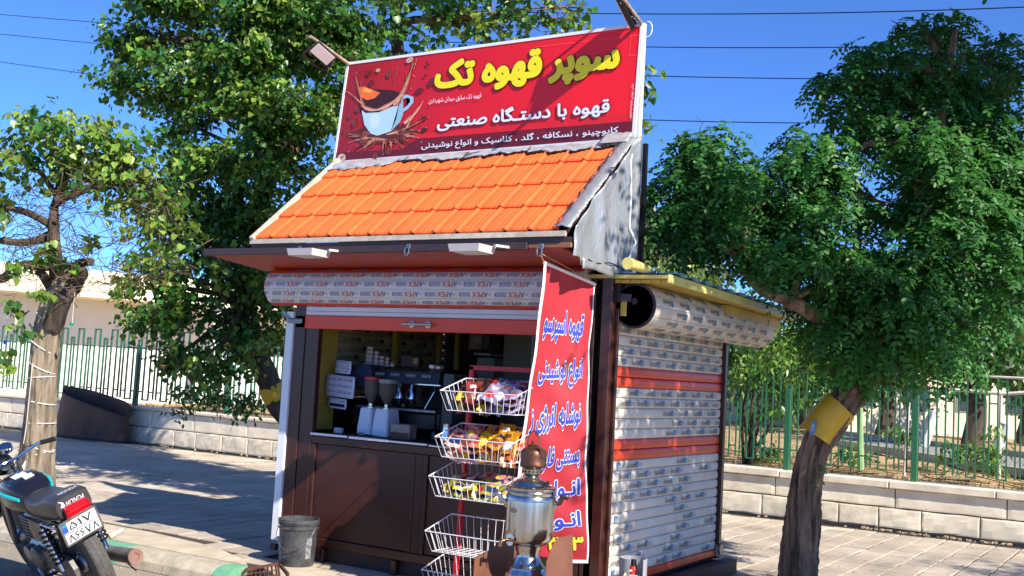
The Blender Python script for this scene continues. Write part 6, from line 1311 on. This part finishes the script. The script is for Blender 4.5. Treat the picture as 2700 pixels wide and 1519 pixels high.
bl_R = [blob(*b) for b in ((2470, 210, 150, 90, TD+.2, .5), (2300, 175, 90, 60, TD, .3), (2600, 330, 130, 110, TD+.3, .5), (2430, 80, 90, 60, TD+.3, .3), (2640, 180, 80, 100, TD+.5, .4), (2240, 230, 70, 40, TD, .3), (2420, 400, 150, 70, TD, .5),
    (2160, 410, 110, 60, TD-.1, .4), (1860, 400, 90, 80, TD-.2, .4), (1790, 520, 90, 100, TD-.2, .35), (1950, 500, 120, 110, TD-.2, .5), (1850, 600, 120, 80, TD-.2, .45), (2080, 570, 130, 90, TD, .5), (2520, 520, 200, 110, TD+.2, .7), (2650, 600, 120, 180, TD+.4, .7),
    (2160, 700, 200, 110, TD-.1, .6), (2320, 770, 200, 130, TD, .7), (2000, 690, 90, 70, TD-.2, .4), (2180, 860, 80, 70, TD-.1, .35), (2280, 910, 130, 100, TD-.1, .5), (2430, 910, 150, 100, TD, .55), (2560, 780, 150, 130, TD+.2, .6), (2330, 590, 70, 50, TD+.2, .4), (2690, 440, 70, 110, TD+.4, .5), (2300, 320, 90, 60, TD+.1, .4), (2200, 500, 70, 60, TD, .4), (2100, 460, 90, 60, TD, .4), (2400, 290, 110, 60, TD+.2, .4), (2590, 440, 130, 80, TD+.3, .5), (2450, 700, 110, 80, TD-.45, .3), (2480, 590, 100, 70, TD-.4, .3), (2470, 470, 90, 60, TD-.35, .3), (2610, 690, 110, 90, TD-.3, .4), (2560, 560, 110, 80, TD-.3, .35), (2400, 800, 120, 70, TD-.45, .3))]
def clump(bl, k, fr, seed):
    """each crown lobe as a handful of smaller clumps on its outside plus a thin core"""
    r_ = np.random.default_rng(seed); out = []
    for c, R_ in bl:
        d = norm(r_.normal(0, 1, (k, 3))); d[:, 1] *= .9
        for q in d:
            f_ = fr*r_.uniform(.8, 1.25); cc = c+np.array([q[0]*R_[0]*_R0[0]-q[1]*R_[1]*.5, q[0]*R_[0]*_R0[1]+q[1]*R_[1]*.85, q[2]*R_[2]])*.72; out.append((cc, R_*f_*np.array([1.1, 1.1, .72])))
    return out
bl_Rc = clump(bl_R, 9, .40, 5)+[(c, R_*.62) for c, R_ in bl_R]
fo = pinnate('crown', rt_, bl_Rc, 640, 21, (m_rob,), .06, leaf=.053, hollow=.3)
shade_blobs = [(np.array(c), np.array(R_)) for c, R_ in (((-5.0, 7.25, 5.3), (.9, .4, .4)), ((-3.8, 7.25, 5.2), (.9, .4, .4)), ((-2.7, 7.25, 5.2), (.8, .4, .4)), ((-5.3, 8.1, 5.7), (1.0, .8, .5)), ((-3.9, 7.9, 5.6), (1.0, .8, .5)), ((-2.6, 7.75, 5.5), (1.0, .8, .6)), ((-1.3, 7.7, 5.4), (1.0, .8, .6)), ((-6.7, 8.6, 5.9), (.9, .8, .45)), ((-.4, 8.4, 5.4), (1.0, .9, .7)))]  # leaf masses added above the view to shade the paving left of the kiosk
pinnate('added_shade_crown', rt_, shade_blobs, 170, 22, (m_rob,), .0, leaf=.075); limbs(rt_, [ond(2560, -60, TD)], shade_blobs, .03, m_barkr, 14)
limbs(rt_, [lim[3], lim[5], pR[8], pR[9], pR[10], pR[11], pR[12]], bl_R, .035, m_barkr, 3)
P, C_ = scatter(bl_R, 60, .3, .1, 77); tw_tree(rt_, P, P+(C_-P)*.4, .004, m_barkd)
# small green shoots on the trunk
foliage('shoots', rt_, [blob(2160, 1245, 18, 30, TD-.12, .05), blob(2170, 1232, 20, 14, TD-.12, .05)], 9000, .03, 5, .04, (m_lf,), tmpl=OVAL, seed=5, twigs=False)['kind'] = 'stuff'
# ---- left tree, wire-wrapped trunk
LDp = 10.75; bL = onz(94, 1330, 0); lt_ = thing('street_tree', 'left street tree with string wound round its pale trunk and a thin yellowish crown', 'tree', tuple(bL))
pL = [bL]+[ond(x, y, LDp) for x, y in ((96, 1240), (102, 1130), (110, 1030), (120, 940), (132, 850), (150, 790), (178, 745))]
trunk('trunk', pL, [.185, .165, .148, .132, .125, .125, .125, .10], m_bark, lt_, n=48, ridges=12, amp=.07, sub=10, twist=.3, seed=2)
fk = [[(135, 860), (165, 790), (200, 745), (218, 720), (222, 715)], [(150, 800), (150, 740), (145, 660), (140, 580), (150, 520), (175, 470)], [(150, 790), (115, 730), (100, 716)], [(165, 760), (205, 700), (240, 690)], [(140, 620), (60, 640), (-60, 625)], [(145, 600), (70, 560), (-40, 540)], [(150, 530), (230, 500), (330, 480)], [(150, 700), (60, 700), (0, 735), (-60, 720)]]
for i, f_ in enumerate(fk): trunk('limb', [ond(x, y, LDp+rnd.uniform(-.15, .15)) for x, y in f_], list(np.linspace([.11, .085, .05, .06, .05, .04, .045, .05][i], .02 if i in (1, 4, 5, 6) else .035, len(f_))), m_barkd, lt_, n=14, ridges=5, amp=.12, seed=i)
m_str = mat('string_white', (220, 214, 206), .6)
for i, (y, dy) in enumerate(((835, 45), (905, 40), (960, 30), (985, -8), (1050, 12), (1105, -2), (1165, 30), (1190, -30))):
    yc = y+10; xc = 96+(1240-yc)*.06*1.0 if yc > 850 else 128; cpt = ond(xc+2, yc, LDp); R_ = .155-.032*(1240-yc)/400; pts = []
    for k in range(25):
        a = 2*math.pi*k/24; pts.append(cpt+Vector((R_*math.cos(a), R_*math.sin(a), -dy/FPX*LDp*.5*(math.cos(a)*.85+math.sin(a)*.5))))
    obj('string', MB().tube(pts, .0065, 6), m_str, lt_, smooth=True)
obj('string', MB().tube([ond(86, 955, LDp-.16), ond(78, 1040, LDp-.17), ond(70, 1120, LDp-.175), ond(62, 1170, LDp-.18)], .004, 5), m_str, lt_)
bk_ = MB(); 
obj('peeled_bark', MB().tube([ond(68, 1215, LDp-.19), ond(60, 1235, LDp-.2), ond(52, 1262, LDp-.2)], [.006, .02, .006], 6), m_str, lt_, smooth=True)
bl_L = [blob(*b) for b in ((130, 340, 150, 70, LDp, .5), (250, 400, 130, 90, LDp, .5), (40, 400, 90, 80, LDp-.2, .4), (340, 470, 90, 80, LDp, .5), (180, 440, 170, 60, LDp, .6), (400, 520, 100, 90, LDp+.1, .5), (330, 400, 110, 80, LDp, .5), (440, 640, 70, 60, LDp+.1, .4), (-60, 430, 80, 120, LDp, .5), (260, 330, 60, 60, LDp, .3), (450, 590, 60, 60, LDp+.1, .4))]
foliage('crown', lt_, bl_L, 115, .07, 11, .16, (m_lf2, m_lf), .12, 31, bright=.25, hollow=.3)
bl_L2 = [blob(*b) for b in ((125, 640, 26, 20, LDp-.25, .12), (128, 690, 28, 20, LDp-.25, .12), (105, 775, 34, 22, LDp-.3, .12), (40, 700, 22, 16, LDp-.3, .1), (18, 800, 40, 26, LDp-.4, .15), (50, 860, 34, 22, LDp-.4, .12), (20, 945, 42, 34, LDp-.4, .15), (200, 700, 26, 16, LDp-.2, .1), (-10, 560, 40, 60, LDp-.2, .2), (215, 640, 30, 18, LDp, .1))]
foliage('leaf_tufts', lt_, bl_L2, 420, .078, 8, .09, (m_lf2, m_lf), .0, 33, bright=.4, hollow=.2, twigs=False)['kind'] = 'stuff'
r = np.random.default_rng(5); n = 620; A_ = np.array([ond(x, y, LDp+d_) for x, y, d_ in zip(r.uniform(-20, 440, n), r.uniform(480, 760, n)-0, r.uniform(-.5, .5, n))]); B_0 = A_+r.normal(0, 1, (n, 3))*np.array([.22, .16, .15])
tw_tree(lt_, A_, B_0, .0042, mat('twig_pale', (120, 96, 74), .8, var=.2))
limbs(lt_, [Vector(ond(150, 520, LDp)), Vector(ond(330, 480, LDp)), Vector(ond(-40, 540, LDp))], bl_L, .03, m_barkd, 8)
# ---- big heart-leaved tree behind the kiosk on the left
BD = 14.2; bB = Vector((ond(770, 1150, 14.6).x, 12.35, .0)); bt_ = thing('street_tree', 'tall dense heart-leaved tree behind the left side of the kiosk with a leaning yellow-banded trunk', 'tree', tuple(bB))
pB = [bB, ond(755, 1090, 14.1), ond(728, 1045, 14.0), ond(700, 990, 13.9), ond(675, 920, 13.9), ond(650, 800, 14), ond(680, 600, 14.2), ond(720, 400, 14.4), ond(760, 150, 14.5), ond(780, -100, 14.6)]
trunk('trunk', pB, [.17, .15, .14, .135, .13, .12, .11, .09, .07, .04], m_barkd, bt_, n=30, seed=6)
trunk('yellow_band', [ond(740, 1068, 13.98), ond(722, 1040, 13.96), ond(712, 1018, 13.95)], [.155, .158, .152], MATS['band_yellow'], bt_, n=30, ridges=3, amp=.02, seed=8)
bl_B = [blob(*b) for b in ((430, 110, 150, 70, BD, .8), (330, 95, 80, 45, BD, .4), (420, 200, 150, 70, BD, .7), (600, -20, 230, 100, BD, 1.), (640, 130, 190, 110, BD, 1.), (820, 60, 170, 120, BD, 1.), (560, 270, 150, 90, BD, .8), (760, 260, 170, 120, BD-.2, .9), (470, 330, 80, 50, BD, .4), (660, 400, 150, 110, BD-.1, .9), (530, 420, 90, 70, BD, .6),
    (800, 450, 100, 90, BD, .6), (500, 560, 110, 90, BD-.4, .7), (640, 560, 150, 110, BD-.4, .9), (560, 700, 130, 90, BD-.6, .8), (440, 690, 90, 60, BD-.8, .5), (390, 730, 80, 45, BD-.9, .4), (680, 720, 120, 110, BD-.5, .8), (520, 830, 110, 80, BD-.8, .7), (400, 850, 70, 40, BD-.9, .4), (640, 860, 120, 90, BD-.6, .7), (560, 950, 100, 55, BD-.8, .6), (460, 940, 80, 35, BD-.9, .4), (680, 950, 70, 60, BD-.6, .4), (740, 850, 60, 120, BD-.3, .5), (900, -60, 160, 80, BD, .8), (900, 180, 110, 100, BD+.3, .7), (430, 620, 60, 60, BD-.6, .4))]
foliage('crown', bt_, clump(bl_B, 8, .46, 6), 175, .073, 14, .18, (m_lf, m_lf2, m_dryl), .03, 41, bright=.30, hollow=.35)
limbs(bt_, [pB[5], pB[6], pB[7], pB[8]], bl_B, .05, m_barkd, 9)
bl_dry = [blob(*b) for b in ((800, 400, 34, 50, BD-.9, .25), (850, 430, 28, 40, BD-.9, .25), (770, 380, 20, 25, BD-.9, .2))]
foliage('dry_leaves', bt_, bl_dry, 260, .10, 7, .10, (m_dryl,), .0, 43, twigs=False, droop=1.6)
# a spray of this foliage that hangs out beside the left edge of the billboard
# ---- second tree of the kind behind the billboard
b2 = Vector((ond(1120, 1000, 15.8).x, 13.9, .5)); t2 = thing('park_tree', 'tree rising behind the billboard, its sparse branches spreading past the sign', 'tree', tuple(b2))
D2 = 15.6; p2_ = [b2, ond(1100, 700, D2), ond(1060, 300, D2), ond(1045, 60, D2), ond(1035, -160, D2)]
trunk('trunk', p2_, [.16, .13, .10, .08, .05], m_barkd, t2, n=20, seed=12)
bl_2 = [blob(*b) for b in ((980, 90, 100, 90, D2, .7), (1120, 10, 150, 70, D2, .7), (1130, 110, 110, 40, D2, .5), (1270, 40, 120, 60, D2, .7), (1400, 30, 110, 50, D2, .6), (1500, 50, 90, 50, D2, .5), (1540, 20, 50, 30, D2, .3), (1350, 90, 80, 30, D2, .3), (1180, -60, 300, 50, D2, .9), (1480, 160, 60, 50, D2, .3), (1690, 190, 40, 18, D2, .2), (1700, 240, 26, 26, D2, .2), (1690, 320, 36, 18, D2, .2), (1560, 250, 100, 80, D2, .4), (1580, 420, 90, 80, D2, .4))]
foliage('crown', t2, bl_2, 40, .105, 10, .18, (m_lf, m_lf2), .16, 51, bright=.42, hollow=.15)
limbs(t2, [p2_[2], p2_[3], p2_[4]], bl_2, .035, m_barkr, 13)
# ---- leafy saplings behind the right end of the kiosk
def bush(name, lab, base, blobs, dens, size, ms, seed, per=9, spread=.12, tmpl=LANCE, stems=((0, 0),), gap=.0, droop=.9, bright=.3, bm_=None, cat='tree', grp=None, r0=.05):
    t = thing(name, lab, cat, tuple(base), grp); foliage('crown', t, blobs, dens, size, per, spread, ms, gap, seed, tmpl, .2, True, bright, droop=droop)
    mb = MB()
    for k, (c, R_) in enumerate(blobs):
        s_ = Vector(base)+Vector((rnd.uniform(-.1, .1), rnd.uniform(-.05, .05), 0)); e = Vector(c); mb.tube([s_, s_.lerp(e, .35)+Vector((rnd.uniform(-.08, .08), 0, .1)), s_.lerp(e, .7)+Vector((rnd.uniform(-.08, .08), 0, .08)), e], [r0, r0*.75, r0*.5, r0*.2], 7, noise=.1)
    obj('stems', mb, bm_ or m_barkd, t, smooth=True); return t
D3 = 13.7
bush('sapling', 'bright green sapling filling the gap between the side shutter and the street tree', onz(1975, 1240, .5), [blob(*b) for b in ((1960, 900, 60, 60, D3, .5), (2030, 950, 90, 90, D3, .6), (1950, 1010, 50, 90, D3, .5), (2110, 900, 110, 100, D3+.2, .6), (2060, 1060, 90, 60, D3, .5), (2160, 1010, 80, 80, D3+.2, .5), (1990, 1110, 60, 40, D3, .4), (1990, 840, 60, 40, D3, .4))], 95, .11, (m_yg, m_lf), 61, stems=((0, 0),), bright=.5, r0=.022)
D4 = 14.8
bush('sapling', 'yellow-green sapling showing above the side roof of the kiosk', Vector((ond(1760, 900, D4).x, 13.9, .5)), [blob(*b) for b in ((1740, 640, 60, 50, D4, .4), (1800, 700, 70, 45, D4, .5), (1860, 760, 80, 40, D4, .5), (1830, 620, 70, 60, D4, .5), (1720, 590, 40, 40, D4, .3), (1930, 790, 80, 50, D4, .5), (1760, 700, 50, 30, D4, .4))], 80, .105, (m_yg, m_lf2), 62, bright=.5, r0=.04)
bush('shrub', 'small green shrub growing through the railing at the right', onz(2605, 1262, .5), [blob(*b) for b in ((2600, 1180, 45, 55, 12.9, .3), (2560, 1200, 30, 35, 12.9, .2), (2625, 1140, 22, 20, 12.9, .15), (2630, 1220, 30, 30, 12.9, .2))], 420, .10, (m_yg, m_lf), 63, cat='shrub', r0=.008)
bush('shrub', 'dark ivy-like shrub behind the railing left of the kiosk', Vector((ond(620, 1080, 14.4).x, 13.7, .5)), [blob(*b) for b in ((560, 1050, 60, 30, 14.6, .3), (650, 1060, 60, 34, 14.5, .3), (490, 1040, 40, 24, 14.7, .3), (470, 1080, 50, 14, 14.6, .2))], 520, .075, (m_lf, m_lf2), 64, tmpl=OVAL, cat='shrub', r0=.012)
for i, (px, py, nm) in enumerate(((2230, 1195, 'low green bush behind the railing near the pale green post'), (2015, 1200, 'low bush behind the railing beside the bright sapling'), (2500, 1190, 'low weedy bush in the dry ground beyond the thick railing post'), (2370, 1150, 'leafy low bush farther back in the park'))):
    bush('shrub', nm, onz(px, py+30, .5), [blob(px, py-10, 42, 26, 14.6, .3), blob(px+30, py, 30, 20, 14.8, .3)], 300, .085, (m_lf, m_yg), 160+i, tmpl=OVAL, cat='shrub', r0=.01)
# ---- far park trees
def fartree(lab, px, D, blobs, seed, ms, size=.22, dens=14, base_y=1120, grp='trees far behind the right railing'):
    base = ond(px, base_y, D); base = Vector((base.x, base.y, .5)); t = thing('park_tree', lab, 'tree', tuple(base), grp); bb = [blob(*b) for b in blobs]; foliage('crown', t, bb, dens, size, 10, .35, ms, .0, seed, OVAL, .4, False, .25)
    top = Vector(bb[0][0]); trunk('trunk', [base, base.lerp(top, .4)+Vector((.1, 0, 0)), top], [.22, .17, .08], m_barkd, t, n=14, seed=seed, sub=4); limbs(t, [base.lerp(top, .45)], bb, .07, m_barkd, seed); return t
fartree('dull green distant tree just right of the foil-covered roof end', 1690, 34, [(1700, 560, 50, 90, 34, 2.), (1760, 640, 90, 80, 34, 2.), (1680, 690, 60, 50, 34, 2), (1850, 660, 80, 100, 34, 2), (1650, 620, 30, 80, 34, 2)], 71, (m_far,), .34, 5)
for i, (px, D, bl__) in enumerate(((2560, 22, [(2570, 880, 120, 90, 22, 1.4), (2480, 900, 90, 90, 22, 1.2), (2660, 850, 110, 110, 22, 1.3), (2600, 960, 120, 60, 22, 1.), (2500, 1020, 60, 40, 22, .6)]), (2330, 26, [(2330, 960, 110, 80, 26, 1.5), (2420, 930, 90, 90, 26, 1.4), (2240, 950, 80, 90, 26, 1.3)]), (2120, 30, [(2120, 960, 110, 120, 30, 2.), (2030, 930, 90, 140, 30, 1.8), (1950, 900, 70, 160, 30, 1.6)]), (2700, 28, [(2720, 880, 110, 150, 28, 2), (2760, 980, 90, 100, 28, 1.5)]))):
    fartree(['dark shaded park tree above the white pipe rails', 'dark park tree behind the crown of the right street tree', 'park tree behind the bright sapling', 'park tree at the far right edge'][i], px, D, bl__, 72+i, (m_lf, m_far, m_lf2), .19, 16)
m_dlf = m_lf
# low growth and dry sticks on the embankment
gr_ = np.random.default_rng(9); n = 5200; xs_ = gr_.uniform(-22, 3, n); ys_ = 13.36+gr_.random(n)**2*9; P = np.stack([xs_, ys_, np.full(n, .50)], 1)
o = leaves('grass_tufts', P, np.stack([gr_.normal(0, .4, n), gr_.normal(0, .4, n), np.ones(n)], 1), np.stack([gr_.normal(0, 1, n), -np.ones(n), np.zeros(n)], 1), gr_.uniform(.06, .16, n), (LANCE[0]*np.array([.35, 1, 1]), LANCE[1]), [leafmat('grass', (150, 140, 70), (110, 120, 56))], None); o['kind'] = 'stuff'
o = thing_st = None
a = np.stack([gr_.uniform(-6.5, -.5, 260), 13.5+gr_.random(260)*3, np.full(260, .54)], 1); b_ = a+gr_.normal(0, 1, a.shape)*np.array([.35, .25, .06])
st = MB()
for p, q in zip(a, b_): st.tube([tuple(p), tuple(q)], .006, 4, cap=False)
o = obj('dry_sticks', st, MATS['twig_pale']); o['kind'] = 'stuff'

# ---- two street trees standing just outside the picture on the right (they shade the side shutter and the pavement)
def offtree(lab, base, bl__, seed, dens, size):
    t = thing('street_tree', lab, 'tree', tuple(base), 'street trees to the right of the view'); b_ = Vector(base); bb = [(np.array(c), np.array(R_)) for c, R_ in bl__]
    foliage('crown', t, bb, dens, size, 10, .16, (m_rob, m_lf), .0, seed, OVAL, .2, True, .3); top = Vector(bb[0][0]); trunk('trunk', [b_, b_.lerp(top, .5)+Vector((.08, 0, 0)), top], [.15, .12, .06], m_barkr, t, n=24, seed=seed); limbs(t, [b_.lerp(top, .6)], bb, .05, m_barkr, seed); return t
offtree('street tree with a low spreading crown beside the kiosk corner', (1.7, 6.5, 0), [((.9, 6.35, 4.0), (1.1, .9, .9)), ((.1, 6.1, 4.6), (.9, .8, .7)), ((1.6, 6.7, 3.5), (.9, .8, .8)), ((.6, 5.9, 3.6), (.8, .6, .6))], 91, 165, .09)
offtree('street tree farther along the pavement to the right', (3.9, 8.6, 0), [((3.2, 8.5, 3.3), (.9, .7, .6)), ((3.9, 9.0, 3.8), (1.1, .9, .8)), ((2.7, 8.2, 2.9), (.5, .4, .35))], 92, 60, .075)
